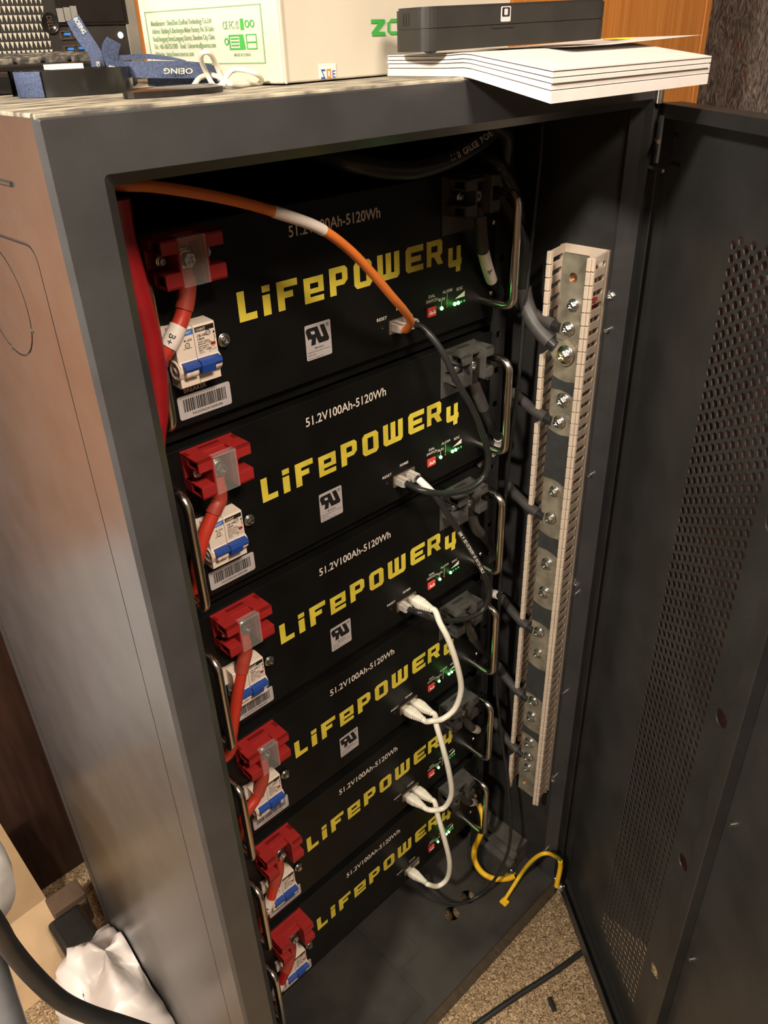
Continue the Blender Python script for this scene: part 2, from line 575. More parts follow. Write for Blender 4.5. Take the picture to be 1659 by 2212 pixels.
MB().box(XL + 1, XR - 1, YF + 1, YB, ZT - 3, ZT, 0.8).build('top_panel', DUSTY, rack)
rp = MB()
rp.box(400, 402, YF + 4, YB, ZP, ZT - 3)
rp.box(402, XR, YF + 4, YB, -1066, ZT - 3)
rp.prism([circ(-75, -905, 32, 32), circ(-75, -905, 30.6, 32)], YZ, 399.9, 399.2)
rp.build('right_side_panel', PAINT_IN, rack)
MB().box(XL + 2, XR - 2, YB - 3, YB, -1066, ZT - 3).build('back_panel', PAINT_IN, rack)
bp = MB()
h1, h2 = at(1010, 1937, z=ZP), at(976, 1973, z=ZP)
bp.prism([[(XL + 4, YF + 0.6), (400, YF + 0.6), (400, YB - 3), (XL + 4, YB - 3)], circ(h1.x, h1.y, 12.5), circ(h2.x, h2.y, 12.5)], XY, ZP - 2, ZP)
bp.box(-150, 96, -118, 300, ZP, ZP + 1.6)
bp.box(100, 150, -60, 300, ZP, ZP + 1.2)
bp.box(XL + 4, XR - 4, YF - 0.4, YF + 3, ZP - 9, ZP + 0.2, 2.0)
bp.build('bottom_plate', PLATE, rack)
pl = MB()
pl.box(XL + 14, XL + 20, YF + 14, YB - 10, FLOOR, -1064)
pl.box(XR - 20, XR - 14, YF + 14, YB - 10, FLOOR, -1064)
pl.box(XL + 14, XR - 14, YB - 16, YB - 10, FLOOR, -1064)
pl.build('plinth', PAINT_IN, rack)
for x0, x1 in ((346, 372), (-152, -126)):
    r_ = MB()
    holes = []
    loops = [[(x0, ZP), (x1, ZP), (x1, 140), (x0, 140)]]
    for k in range(26):
        zc = 120 - k * 44.45
        xm = (x0 + x1) / 2
        loops.append([(xm - 4, zc - 4), (xm + 4, zc - 4), (xm + 4, zc + 4), (xm - 4, zc + 4)])
    r_.prism(loops, XZ, 6, 8)
    if x0 > 0:
        r_.box(x1 - 2, x1, 8, 60, ZP, 140)
    else:
        r_.box(x0, x0 + 2, 8, 60, ZP, 140)
    r_.build('rack_rail', PAINT_IN, rack)
for k in range(6):
    z = -73 - 177.8 * k
    MB().box(-126, 346, 9, 300, z - 4, z - 1).box(-126, 346, 9, 11, z - 14, z - 1).build('battery_shelf', BATT, rack)
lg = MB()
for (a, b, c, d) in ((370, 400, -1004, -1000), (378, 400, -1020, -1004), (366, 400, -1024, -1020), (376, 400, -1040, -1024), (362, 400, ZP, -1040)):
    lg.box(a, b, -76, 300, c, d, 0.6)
lg.build('side_ledge', mat('lit_ledge_paint', (0.05, 0.046, 0.040), 0.55, var=0.3, scale=30, color2=(0.10, 0.09, 0.078)), rack)  # lighter colour puts the light on the ledge tops into the paint
for z, big in ((-42.4, 1), (-79, 0), (-260, 0), (-426, 1), (-440, 0), (-620, 0), (-799, 0), (-810, 1), (-980, 0)):
    if big:
        MB().bolt((400, -115, z), (-1, 0, 0), 4.0).build('panel_bolt', ZINC, rack)
    else:
        MB().cyl((400, -117, z), (391, -117, z), 2.4).build('threaded_stud', ZINC, rack)
# the door, hinged on the right edge and standing half open
dr = MB()
PN = 20.0
cx0, cdx, cz0, pit = 135.0, 10.12, 39.5, 11.75
NC, NR = 12, 88
def cell(mb, s, z):
    a, b = cdx / 2, pit / 2
    R_ = 4.7
    hx = [(R_ * math.cos(math.radians(60 * i)), R_ * math.sin(math.radians(60 * i)) * 0.95) for i in range(6)]
    rc = [(a, b), (-a, b), (-a, -b), (a, -b)]
    vs = [door(s + p[0], PN, z + p[1]) for p in hx + rc] + [door(s + p[0], PN + 1.4, z + p[1]) for p in hx + rc]
    f = [(0, 6, 1), (1, 6, 7, 2), (2, 7, 3), (3, 7, 8), (3, 8, 4), (4, 8, 9, 5), (5, 9, 0), (0, 9, 6)]
    fs = f + [tuple(10 + i for i in q) for q in f] + [(i, (i + 1) % 6, 10 + (i + 1) % 6, 10 + i) for i in range(6)]
    mb.add(vs, fs)
ztop, zbot = cz0 + pit * 0.5, cz0 - pit * (NR - 0.5)
for i in range(NC):
    o_ = 0.5 * pit if i % 2 else 0.0
    for j in range(NR):
        cell(dr, cx0 + i * cdx, cz0 + o_ - j * pit)
    if i % 2:
        dr.box(cx0 + (i - .5) * cdx, cx0 + (i + .5) * cdx, PN, PN + 1.4, zbot, zbot + pit / 2, fn=door)
    else:
        dr.box(cx0 + (i - .5) * cdx, cx0 + (i + .5) * cdx, PN, PN + 1.4, ztop, ztop + pit / 2, fn=door)
W_, Z0, Z1 = 585.0, -1057.0, 143.0
pa, pb = cx0 - cdx / 2, cx0 + (NC - .5) * cdx
zt = ztop + pit / 2
dr.box(0, pa, PN, PN + 1.4, Z0, Z1, fn=door)
dr.box(pa, pb, PN, PN + 1.4, zt, Z1, fn=door)
dr.box(pa, pb, PN, PN + 1.4, Z0, zbot, fn=door)
dmap = lambda a, b, t: door(a, t, b)
dr.prism([[(pb, Z0), (W_, Z0), (W_, Z1), (pb, Z1)]] + [circ(275, zc, 10, 20) for zc in (-162, -392, -623, -850, 70)], dmap, PN, PN + 1.4)
for zc in (-162, -392, -623, -850, 70):
    dr.prism([circ(275, zc, 10, 20)], dmap, PN + 12, PN + 13)
# flanges and lips
for (s0, s1, z0, z1) in ((0, 1.4, Z0, Z1), (W_ - 1.4, W_, Z0, Z1), (0, W_, Z0, Z0 + 1.4), (0, W_, Z1 - 1.4, Z1)):
    dr.box(s0, s1, 0, PN, z0, z1, fn=door)
for (s0, s1, z0, z1) in ((0, 12, Z0, Z1), (W_ - 12, W_, Z0, Z1), (0, W_, Z0, Z0 + 24), (0, W_, Z1 - 12, Z1)):
    dr.box(s0, s1, -1.2, 0.2, z0, z1, 0.5, fn=door)
dr.box(303, 322, 6, PN, Z0 + 2, Z1 - 2, 1.0, fn=door)
dr.build('door', DOORP, rack)
dobj = [o for o in COL.objects if o.name == 'door'][0]
for z in (-480, -720, -240, 40):
    p = door(333, PN, z)
    MB().cyl(p, p - DN * 4, 2.4).build('door_stud', STEEL, dobj)
hz = MB()
for z in (150, -1046):
    hz.cyl((400, -139, z - 7), (400, -139, z + 7), 4.2)
    hz.cyl((400, -139, z + 7), (400, -139, z + 9), 2.6)
hz.build('hinge_pin', STEEL, rack)
hb = MB()
hb.box(9, 15, -4, -1.4, 92, 133, fn=door).box(4, 34, -6, -3.5, 86, 89, fn=door)
hb.cyl(door(10, -4, 112), door(24, -8, 112), 2.0)
hb.build('hinge_bracket', STEEL, dobj)
for s, z in ((24, -1040),):
    MB().bolt(door(s, -2, z), tuple(-DN), 5.0, 6).build('earth_bolt', ZINC, dobj)

# ------------------------------------------------------------------ batteries
PITCH = 177.8
CACHE = {}
LET = []
def poly(*p):
    return [list(p)]
def letters():
    m = MB()
    T = -0.35
    P = lambda *loops: m.prism([list(l) for l in loops], XZ, 0, T, (False, True))
    # L i F e P O W E R 4, drawn stroke by stroke
    P([(0, 0.5), (18.5, 0.5), (18.5, 6.6), (7.2, 6.6), (7.2, 26), (0, 26)])
    P([(25.5, 0.3), (33.6, 0.3), (33.6, 18), (25.5, 18)])
    P([(25.7, 20.4), (34, 20.4), (34, 26), (25.7, 26)])
    P([(41.3, 0.3), (48.8, 0.3), (48.8, 10.6), (58.5, 10.6), (58.5, 16.2), (48.8, 16.2), (48.8, 19.8), (63.9, 19.8), (63.9, 25.8), (41.3, 25.8)])
    P([(71, 0), (93.4, 0), (93.4, 5), (77.6, 5), (77.6, 8), (93.8, 8), (93.8, 22.6), (71, 22.6)], [(78, 12.4), (78, 17.2), (87.6, 17.2), (87.6, 12.4)])
    P([(101, 0.3), (108.6, 0.3), (108.6, 8.6), (118.5, 8.6), (123, 12.6), (123, 22.6), (119.8, 25.6), (101, 25.6)], [(108.6, 13.8), (108.6, 20), (116.4, 20), (116.4, 13.8)])
    P([(134.4, 0.5), (150.6, 0.5), (154, 4), (154, 22.2), (150.6, 25.7), (134.4, 25.7), (131, 22.2), (131, 4)], [(138.4, 6), (138.4, 20.3), (146.6, 20.3), (146.6, 6)])
    P([(161.5, 4), (164.8, 1), (187.8, 1), (191, 4), (191, 26.2), (184, 26.2), (184, 7), (179.6, 7), (179.6, 26.2), (172.6, 26.2), (172.6, 7), (168.6, 7), (168.6, 26.2), (161.5, 26.2)])
    P([(203, 1.6), (224.8, 1.6), (224.8, 7.4), (207.4, 7.4), (207.4, 11), (221.5, 11), (221.5, 16.4), (207.4, 16.4), (207.4, 20.4), (224.8, 20.4), (224.8, 26.6), (203, 26.6), (199.8, 23.4), (199.8, 4.8)])
    P([(230, 1.8), (236.6, 1.8), (236.6, 10.2), (241, 10.2), (246.8, 1.8), (254.4, 1.8), (249.8, 10.2), (253, 13), (253, 24), (250.2, 26.8), (230, 26.8)], [(236.6, 15), (236.6, 21.2), (246, 21.2), (246, 15)])
    P([(264.6, -5), (274.6, -5), (274.6, -11), (281.4, -11), (281.4, -5), (283.2, -3), (283.2, 2.8), (281.6, 2.8), (281.6, 15.5), (275.4, 15.5), (275.4, 1.6), (269, 1.6), (269, 15), (262.4, 15), (262.4, -2.6)])
    return m
def term_block(x0, mirror):
    """53 x 36 x 30 mm moulded block with two slotted cheeks and an open channel"""
    m = MB()
    X = lambda a: (x0 + a) if not mirror else (x0 + 53 - a)
    def bx(a, b, c, d, e, f, bev=0.5):
        p, q = sorted((X(a), X(b)))
        m.box(p, q, c, d, e, f, bev)
    z0, z1 = 48.5, 84.5
    bx(0, 53, -4, 0, z0, z1)                       # base plate
    for a, b in ((12.8, 15.4), (36.2, 38.8)):      # channel walls
        bx(a, b, -30, -3.5, z0, z1)
    bx(15, 36.6, -9, -3.5, z0 + 4, z1)             # channel floor
    bx(15, 36.6, -22, -3.5, z1 - 6, z1 - 2)        # ridged top of the channel
    bx(15, 36.6, -15, -3.5, z1 - 3, z1)
    for a, b in ((0, 13.2), (38.4, 53)):           # four arms
        for e, f in ((z0, 60.2), (73.8, z1)):
            bx(a, b, -30, -26.8, e, f)
            bx(a, b, -30, -3.5, (f - 2.4) if f > 80 else e, f if f > 80 else e + 2.4)
            bx(a + (0 if a < 1 else 9), a + (4 if a < 1 else 14.6), -13, -3.5, e, f)
            bx(a, b, -27, -3.5, e if f > 80 else f - 2.2, (e + 2.2) if f > 80 else f)
    return m
def handle(x):
    p = [(x, 2, 64)]
    for a in range(0, 91, 15):
        t = math.radians(a)
        p.append((x, -30 - 12 * math.sin(t), 52 + 12 * math.cos(t)))
    for a in range(0, 91, 15):
        t = math.radians(a)
        p.append((x, -30 - 12 * math.cos(t), -40 - 12 * math.sin(t)))
    p.append((x, 2, -52))
    return MB().tube(p, 4.6, 14)
def breaker_body():
    m = MB()
    prof = [(0, 15), (-14.2, 14), (-15, 13), (-15.4, -12), (-17.5, -15), (-18, -20), (-15.5, -25.5), (-14.6, -26), (-14.6, -33.5), (-13, -34.5), (0, -34)]
    mp = lambda a, b, t: (t, a, b)
    m.prism([prof], mp, -71.6, -54.4)
    m.prism([prof], mp, -53.9, -34)
    m.box(-75.5, -71.4, -3, 0, -6, 15.5)
    for x in (-71.9, -33.8):
        m.rev((x, -9.5, -19.5), (-1 if x < -50 else 1, 0, 0), [(0, 0.9), (2.6, 0.9), (2.8, 0.4), (5.8, 0.4), (6.4, 1.0), (8.4, 1.0), (8.8, 0)], 24)
    return m
def crystal(x, z=-46.5, n=0):
    return MB().box(x - 5.8, x + 5.8, -16, 1, z - 4.0, z + 4.0, 0.4).box(x - 2.5, x + 2.5, -14, -1, z + 4.4, z + 5.4, 0.2)

def battery(k, label):
    root = thing('rack_battery', (110, 160, -73 - PITCH * k), label, 'battery', 'rack batteries stacked in the black cabinet')
    org0 = (110, 160, -73)
    def part(name, key, fn, mats, parent=None, lab=None):
        if key not in CACHE:
            CACHE[key] = fn().mesh(name, mats, org0)
        o = bpy.data.objects.new(name, CACHE[key])
        COL.objects.link(o)
        o.parent = parent or root
        o['_o'] = list(org0)
        if lab:
            o['label'] = lab
        return o
    part('case', 'case', lambda: MB().box(-110, 330, 3, 322, -72, 85, 1.5), BATT)
    part('front_panel', 'panel', lambda: MB().box(-120, 340, 0, 3, -73, 86, 0.9).box(-110, 330, -0.2, 12, 83.5, 86.6, 0.5), BATT)
    rt = part('terminal_block', 'redt', lambda: term_block(-77.5, False), RED, lab='red positive terminal block')
    part('terminal_bolt', 'redbolt', lambda: MB().bolt((-51.5, -16, 66), (0, -1, 0), 5.6, 8, 5.0).box(-59, -44, -12, -9, 54, 77, 0.3), STEEL, rt)
    for x in (-70.5, -32):
        part('mounting_screw', 'reds%d' % x, lambda: MB().bolt((x, -14, 67), (0, -1, 0), 2.9, 11, 2.0), STEEL, rt)
    if k < 4:
        part('clear_cover', 'cover', lambda: MB().box(-63.6, -40.4, -31.2, -30.2, 48.6, 84.6, 0.2).box(-42, -40.6, -31.2, -24, 49, 84, 0.2).box(-63.4, -40.6, -31, -24, 83.4, 84.6, 0.2), CLEAR, rt, 'clear plastic cover over the bolt')
    bt = part('terminal_block', 'blkt', lambda: term_block(254.5, True), BLKPL, lab='black negative terminal block')
    part('terminal_bolt', 'blkbolt', lambda: MB().bolt((280.5, -16, 66), (0, -1, 0), 5.4, 8, 5.0).box(273, 288, -12, -9, 54, 77, 0.3), STEEL, bt)
    for x in (261, 300):
        part('mounting_screw', 'blks%d' % x, lambda: MB().bolt((x, -16, 67), (0, -1, 0), 2.9, 15, 2.0), STEEL, bt)
    part('backing_plate', 'back', lambda: MB().box(252, 308, -1.0, 0, 29, 85, 0.3), BLKPL)
    br = part('circuit_breaker', 'brk', breaker_body, IVORY)
    def toggle():
        m = MB()
        mp = lambda a, b, t: (t, a, b)
        prof = [(-15, -12.5), (-21.5, -14.5), (-22.5, -17), (-21.2, -19.5), (-17, -20.5)]
        m.prism([prof], mp, -69.5, -55.5)
        m.prism([[(-15, -12.5), (-21.8, -13.5), (-23, -17), (-21.5, -24), (-15, -25)]], mp, -55, -42)
        m.prism([prof], mp, -42.2, -35)
        return m
    part('toggle', 'tog', toggle, BLUE, br, 'blue switch toggle')
    def hubs():
        m = MB()
        m.rev((-68.5, -16, -21), (1, 0, 0), [(0, 0), (4.6, 0), (5, 0.5), (5, 4.5), (4.4, 4.6), (4.4, 5.2), (5, 5.4), (5, 11), (4.6, 11.4), (0, 11.4)], 18)
        m.rev((-41.6, -15.6, -20), (1, 0, 0), [(0, 0), (4.6, 0), (5, 0.5), (5, 6.4), (4.6, 7), (0, 7)], 18)
        return m
    part('toggle_hub', 'hub', hubs, IVORY, br)
    def prints():
        m = MB()
        m.box(-52.6, -35, -15.35, -15.0, 8.4, 12.2)
        z = 2.0
        m.text('CB-100', -51.5, z + 2.2, 8.5, 1.9, t=-15.5)
        m.text('100A', -51.3, z - 0.6, 6.5, 1.9, t=-15.5)
        for i, (wd, s) in enumerate(((11, '250V~60Hz'), (12.5, 'MANUFACTURE'), (15, 'Interruption rating'), (9.5, 'IEC 60947-2'), (12, 'SET 10kA'), (5, 'CAT A'))):
            m.text(s, -51.5, z - 2.7 - i * 1.75, wd, 1.2, t=-15.5)
        m.text('R-03', -63.5, 3.2, 7, 1.7, t=-15.4)
        m.text('NET WEIGHT', -65, -2.8, 8, 0.9, t=-15.4)
        for (cx, cz) in ((-41, 6), (-61, 0)):
            m.prism([circ(cx, cz, 2.3), circ(cx, cz, 1.8)], XZ, -15.4, -15.4, (True, False), False)
            m.text('CC', cx - 1.2, cz - 0.7, 2.4, 1.4, t=-15.4)
        m.prism([[(-36.8, 4.5), (-34.6, 4.5), (-35.7, 7)]], XZ, -15.4, -15.4, (True, False), False)
        m.tube([(-35.4, -15.4, 3.4), (-35.8, -15.4, 1.8), (-35.0, -15.4, 0.6), (-36.0, -15.4, -1.2)], 0.25, 5)
        m.tube([(-41.5, -15.4, -6), (-41.5, -15.4, -10)], 0.25, 5)
        m.text('I=0A', -40, -6.4, 4, 1.0, t=-15.4)
        m.text('0=OFF', -40, -9, 5, 1.0, t=-15.4)
        return m
    part('printed_label', 'bprint', prints, INK, br, 'black printing on the breaker')
    def prints2():
        m = MB()
        m.text('CHiNT', -51.8, 9.1, 8.6, 2.2, t=-15.7)
        return m
    part('maker_lettering', 'bprint2', prints2, IVORY, br)
    part('maker_patch', 'bprint3', lambda: MB().box(-66, -54.6, -15.3, -15.0, 8.0, 12.4), USBB, br, 'blue patch on the breaker')
    part('maker_lettering', 'bprint4', lambda: MB().text('CHiNT', -64.6, 9.2, 8.4, 2.0, t=-15.5), IVORY, br)
    part('trip_flag', 'flag', lambda: MB().prism([rrect(-39.6, -35.4, -5.0, -2.4, 0.6)], XZ, -15.0, -15.5), REDPR, br, 'red trip flag')
    part('carry_handle', 'hl', lambda: handle(-100), CHROME)
    part('carry_handle', 'hr', lambda: handle(321), CHROME)
    part('brand_lettering', 'let', letters, YELLOW, lab='yellow block lettering across the front')
    part('rating_lettering', 'rate', lambda: MB().text('51.2V100Ah-5120Wh', 59.6, 60.4, 107.7, 9.2), WHITEP, lab='white rating printed above the lettering')
    def caps():
        m = MB()
        m.text('BREAKER', -63, -44.2, 22, 3.9)
        m.text('RESET', 158, -37.2, 14, 3.1)
        m.text('RS485', 185.4, -32, 13.2, 3.1)
        m.text('DIAL', 232.6, -30.3, 9.9, 3.1)
        m.text('SWITCH', 229, -35.2, 17.4, 3.1)
        m.text('RUN', 248, -37, 9.7, 3.1)
        m.text('ALARM', 254, -30.0, 15, 3.1)
        m.text('SOC', 276, -31.6, 10, 3.1)
        m.prism([[(273.8, -39.8), (289.6, -40), (289.6, -34)]], XZ, -0.3, -0.3, (True, False), False)
        m.box(252.3, 252.8, -0.3, -0.2, -43, -37.6)
        m.box(260.8, 261.3, -0.3, -0.2, -43, -30.6)
        return m
    part('caption_lettering', 'caps', caps, WHITEP, lab='small white captions by the ports and lights')
    def ru():
        return MB().prism([rrect(67.8, 98.6, -53, -19.5, 1.6)], XZ, 0, -0.3)
    def ruprint():
        m = MB()
        F = lambda *loops: m.prism([list(l) for l in loops], XZ, -0.4, -0.4, (True, False), False)
        F([(68.6, -25.2), (69.2, -23.6), (70.6, -22.6), (82.8, -22.5), (83.6, -25), (86.7, -33.5), (89.4, -33.5), (85.4, -22.2), (90.8, -22.2), (95.9, -36.2), (95.7, -38), (94.4, -39), (83.4, -39.1), (80.4, -32.4), (79.3, -39.4), (73.9, -39.4), (75.0, -33.2), (72, -32.8), (71, -33.6)], [(74.3, -26.0), (75.5, -29.1), (79.7, -29.2), (78.5, -25.9)])
        m.prism([circ(94.6, -23.4, 1.6), circ(94.6, -23.4, 1.1)], XZ, -0.4, -0.4, (True, False), False)
        m.text('R', 94.1, -24.0, 1.1, 1.3, t=-0.4)
        m.text('MH64522', 78, -43.4, 11, 1.6, t=-0.4)
        return m
    def ruprint2():
        m = MB()
        m.text('Lithium Ion Battery Pack Component', 69.8, -46.2, 27, 1.2, t=-0.4)
        m.text('EP51100', 69.8, -49.2, 8.6, 1.2, t=-0.4)
        m.text('Nominal Voltage 51.2V', 69.8, -52.0, 18.6, 1.2, t=-0.4)
        return m
    if k < 4:
        st = part('certification_sticker', 'ru', ru, STICK, lab='grey certification sticker')
        part('certification_mark', 'rup', ruprint, INK, st)
        part('sticker_print', 'rup2', ruprint2, INKS, st)
    bs = part('barcode_sticker', 'bc', lambda: MB().prism([rrect(-70.5, -18.5, -67, -46.2, 2.2)], XZ, 0, -0.3), STICK, lab='grey barcode sticker')
    def bars():
        m = MB()
        rnd = random.Random(3)
        x = -65.6
        while x < -23.6:
            wd = rnd.choice((0.35, 0.35, 0.7, 1.05))
            m.box(x, x + wd, -0.45, -0.35, -60.8, -49.6)
            x += wd + rnd.choice((0.35, 0.35, 0.6, 0.7))
        m.text('PA5332F6224122000/486', -58, -64.6, 30, 1.9, t=-0.45)
        return m
    part('barcode', 'bars', bars, INK, bs)
    for x in (182.2, 199.2):
        def port():
            m = MB()
            m.prism([[(x - 8.3, -54), (x + 8.3, -54), (x + 8.3, -40), (x - 8.3, -40)], [(x - 6, -51.2), (x - 6, -43.6), (x - 3, -43.6), (x - 3, -42), (x + 3, -42), (x + 3, -43.6), (x + 6, -43.6), (x + 6, -51.2)]], XZ, 0.5, -1.8)
            m.box(x - 6.5, x + 6.5, -0.4, 0, -51.5, -42)
            return m
        part('network_port', 'port%d' % x, port, PORT)
    part('reset_button', 'reset', lambda: MB().rev((164.6, 0, -44.2), (0, -1, 0), [(2.2, 0), (2.2, 0.4), (1.6, 0.5), (1.6, 0.1), (0, 0.1)], 16), GLOSS)
    ds = part('dip_switch', 'dip', lambda: MB().box(230, 242.4, -2.2, 0, -49.6, -40.0, 0.2), REDDIP, lab='small red dial switch')
    part('switch_slider', 'dips', lambda: MB().box(231.6, 241.4, -2.5, -2.1, -46.9, -45.4).box(232.3, 233.9, -3, -2.1, -45.2, -43.4).box(235.2, 236.8, -3, -2.1, -46.8, -45.2).box(238, 239.6, -3, -2.1, -45.2, -43.4), WHITEP, ds)
    led = lambda x: (lambda: MB().ball((x, -0.6, -45), 2.0, (1, 0.9, 1)))
    part('run_light', 'led%d' % 252, led(252.5), GRNL, lab='lit green running light')
    part('alarm_light', 'ledA', lambda: MB().ball((261, -0.2, -45), 1.1), AMB)
    lit = (2, 2, 1, 2, 0, 2)[k]
    for i, x in enumerate((273.2, 278.9, 284.2, 289.0)):
        on = i < lit
        part('charge_light', 'soc%d%d' % (i, on), led(x) if on else (lambda: MB().ball((x, -0.2, -45), 1.5, (1, .7, 1))), GRNL if on else GRNDIM)
    gl = bpy.data.lights.new('status_glow', 'POINT')
    gl.energy = (0.004, 0.0025, 0.0012, 0.0025, 0.0008, 0.0025)[k]
    gl.color = (0.15, 1.0, 0.12)
    gl.shadow_soft_size = 0.002
    go = bpy.data.objects.new('status_glow', gl)
    COL.objects.link(go)
    go.parent = root
    go.location = V((275, -9, -46)) - V(org0)
    part('earth_screw', 'gs', lambda: MB().bolt((-19.4, -2, -9), (0, -1, 0), 3.6, 2, 3.2), STEEL)
    for x in (-113, 335):
        for z in (30, -46):
            part('panel_screw', 'ps%d%d' % (x, z), lambda: MB().rev((x, 0, z), (0, -1, 0), [(3.2, 0), (3.0, 1.2), (2, 1.8), (0, 1.9)], 12), STEEL)
    return root
BL = ['topmost rack battery, the orange network cable plugged in',
      'second rack battery from the top, dusty face, black network cables in both ports',
      'third rack battery from the top, one black and one white network plug',
      'fourth rack battery from the top, two white network plugs and a clear terminal cover',
      'fifth rack battery from the top, no certification sticker and two white plugs',
      'bottom rack battery just above the cabinet floor, a single white plug']
for k in range(6):
    battery(k, BL[k])

# ------------------------------------------------------------------ busbar and wire duct on the right wall
BX, BY0, BY1 = 360.0, -104.0, -74.6
bb = thing('busbar', (362, -89, -830), 'tall tinned negative busbar with black sleeve sections, bolted beside the slotted beige duct', 'busbar')
zof = lambda v, u: at(u, v, x=BX).z
ztb, zbb = 4.0, -829.0
h_hi, h_lo = at(1238, 600, x=BX), at(1133, 1690, x=BX)
MB().prism([[(BY0, zbb), (BY1, zbb), (BY1, ztb), (BY0, ztb)], circ(h_hi.y, h_hi.z, 5.2), circ(h_lo.y, h_lo.z, 5.2)], YZ, BX, BX + 5).build('bar', TIN, bb)
MB().cyl((BX + 4, h_hi.y, h_hi.z), (BX + 12, h_hi.y, h_hi.z), 5.0).cyl((BX + 4, h_lo.y, h_lo.z), (BX + 12, h_lo.y, h_lo.z), 5.0).build('standoff', COPPER, bb)
SL = [((1222, 818), (1208, 846)), ((1207, 932), (1186, 1036)), ((1183, 1152), (1178, 1190)), ((1170, 1305), (1162, 1346)), ((1156, 1436), (1150, 1502)), ((1143, 1570), (1140, 1588))]
for (a, b) in SL:
    za, zb = at(a[0], a[1], x=BX).z, at(b[0], b[1], x=BX).z
    m = MB()
    lo = [(BY0 - 0.8, zb - 3), (BY0 + 8, zb + 3), (BY1 + .8, zb + 5)]
    m.prism([[(BY0 - .8, zb - 2), (-96, zb + 1.5), (-88, zb + 3), (BY1 + .8, zb + 2), (BY1 + .8, za - 0), (-84, za - 3), (-92, za - 4), (BY0 - .8, za - 2)]], YZ, BX - 0.9, BX + 6)
    m.build('insulating_sleeve', SLEEVE, bb)
for z in (-60, -400, -760):
    MB().cyl((BX + 5, -89, z), (398, -89, z), 9, n=12).build('insulator', REDPR, bb)
LUGS = [(1222, 712), (1203, 914), (1184, 1122), (1160, 1368), (1148, 1517), (1137, 1638)]
PLAIN = [(1232, 662), (1210, 868), (1192, 1065), (1177, 1222), (1171, 1283), (1158, 1415), (1144, 1552), (1140, 1608), (1136, 1662)]
BIG = [(1217, 768)]
def off(u, v, d):
    return at(u, v, x=BX - d)
for (u, v) in PLAIN:
    p = off(u, v, 6)
    big = v in (868, 1222, 1283, 1552, 1608)
    MB().bolt((BX, p.y, p.z), (-1, 0, 0), 5.4 if big else 4.4, 0, 5.0).build('busbar_bolt', ZINC, bb)
for (u, v) in LUGS:
    p = off(u, v, 8)
    MB().bolt((BX - 3, p.y, p.z), (-1, 0, 0), 4.6, 3, 5.0).build('busbar_bolt', ZINC, bb)
p = off(1217, 768, 9)
MB().bolt((BX - 4.5, p.y, p.z), (-1, 0, 0), 6.4, 4, 6.5).build('busbar_bolt', ZINC, bb)

duct = thing('slotted_wire_duct', (380, -78, -845), 'long beige slotted plastic wire duct standing upright on the right inner wall', 'wire duct')
DZ1, DZ0, DP = 4.0, -842.0, 14.3
MB().box(397.5, 400, -107, -50, DZ0, DZ1, 0.4).build('duct_base', DUCT, duct)
TX = 356.0
def duct_wall(y0, y1, outward, missing):
    m = MB()
    sl_ = lambda x, y, z: (x, y - (5.0 if outward < 0 else 9.0) * max(0.0, 399 - x) / 43.0, z)
    nf = int((DZ1 - DZ0) / DP)
    # solid strip at the base with rounded slot ends, then fingers with a bead at the tip
    for i in range(nf + 1):
        za = DZ1 - i * DP
        zb = max(za - DP, DZ0)
        if za - DZ0 < 6:
            break
        f1, f0 = za, za - 8.6
        # base strip
        m.box(390, 399, y0, y1, zb, za)
        if any(a < (f0 + f1) / 2 < b for a, b in missing):
            m.box(384, 390, y0, y1, f0, f1)
            continue
        m.box(TX + 4, 390.2, y0, y1, f0, f1, 0.5, fn=sl_)
        sl = arc(388.0, (f0 + f0 - 5.7) / 2, 2.85, -90, 90, 5)
        m.prism([[(390.2, f0 - 5.7)] + sl + [(390.2, f0)]], lambda a, b, t: sl_(a, t, b), y0, y1)
        # bead along the tip
        yt = sl_(TX + 3, (y0 + y1) / 2, 0)[1]
        if outward < 0:
            m.box(TX, TX + 5.6, yt - 0.6, yt + 4.2, zb + 0.7, za - 0.2, 0.6)
            m.box(TX + 1.8, TX + 5.6, yt - 4.2, yt - 0.8, zb + 0.9, za - 0.4, 0.6)
        else:
            m.box(TX, TX + 5.6, yt - 2.8, yt + 2.8, zb + 0.7, za - 0.2, 0.7)
    return m
lugz = [off(u, v, 4).z for u, v in LUGS]
miss_l = [(z - 9, z + 8) for z in lugz] + [(off(1217, 768, 4).z - 7, off(1217, 768, 4).z + 30)]
duct_wall(-107, -105, -1, []).build('duct_wall', DUCT, duct)
duct_wall(-52, -50, 1, miss_l).build('duct_wall', DUCT, duct)
dm = MB()
for v_, u_ in ((645, 1284), (1045, 1234)):
    p = at(u_, v_, y=-111.5)
    dm.box(p.x - 4, p.x + 4, -113.0, -110, p.z - 3, p.z + 1)
dm.build('red_mark', REDPR, duct)

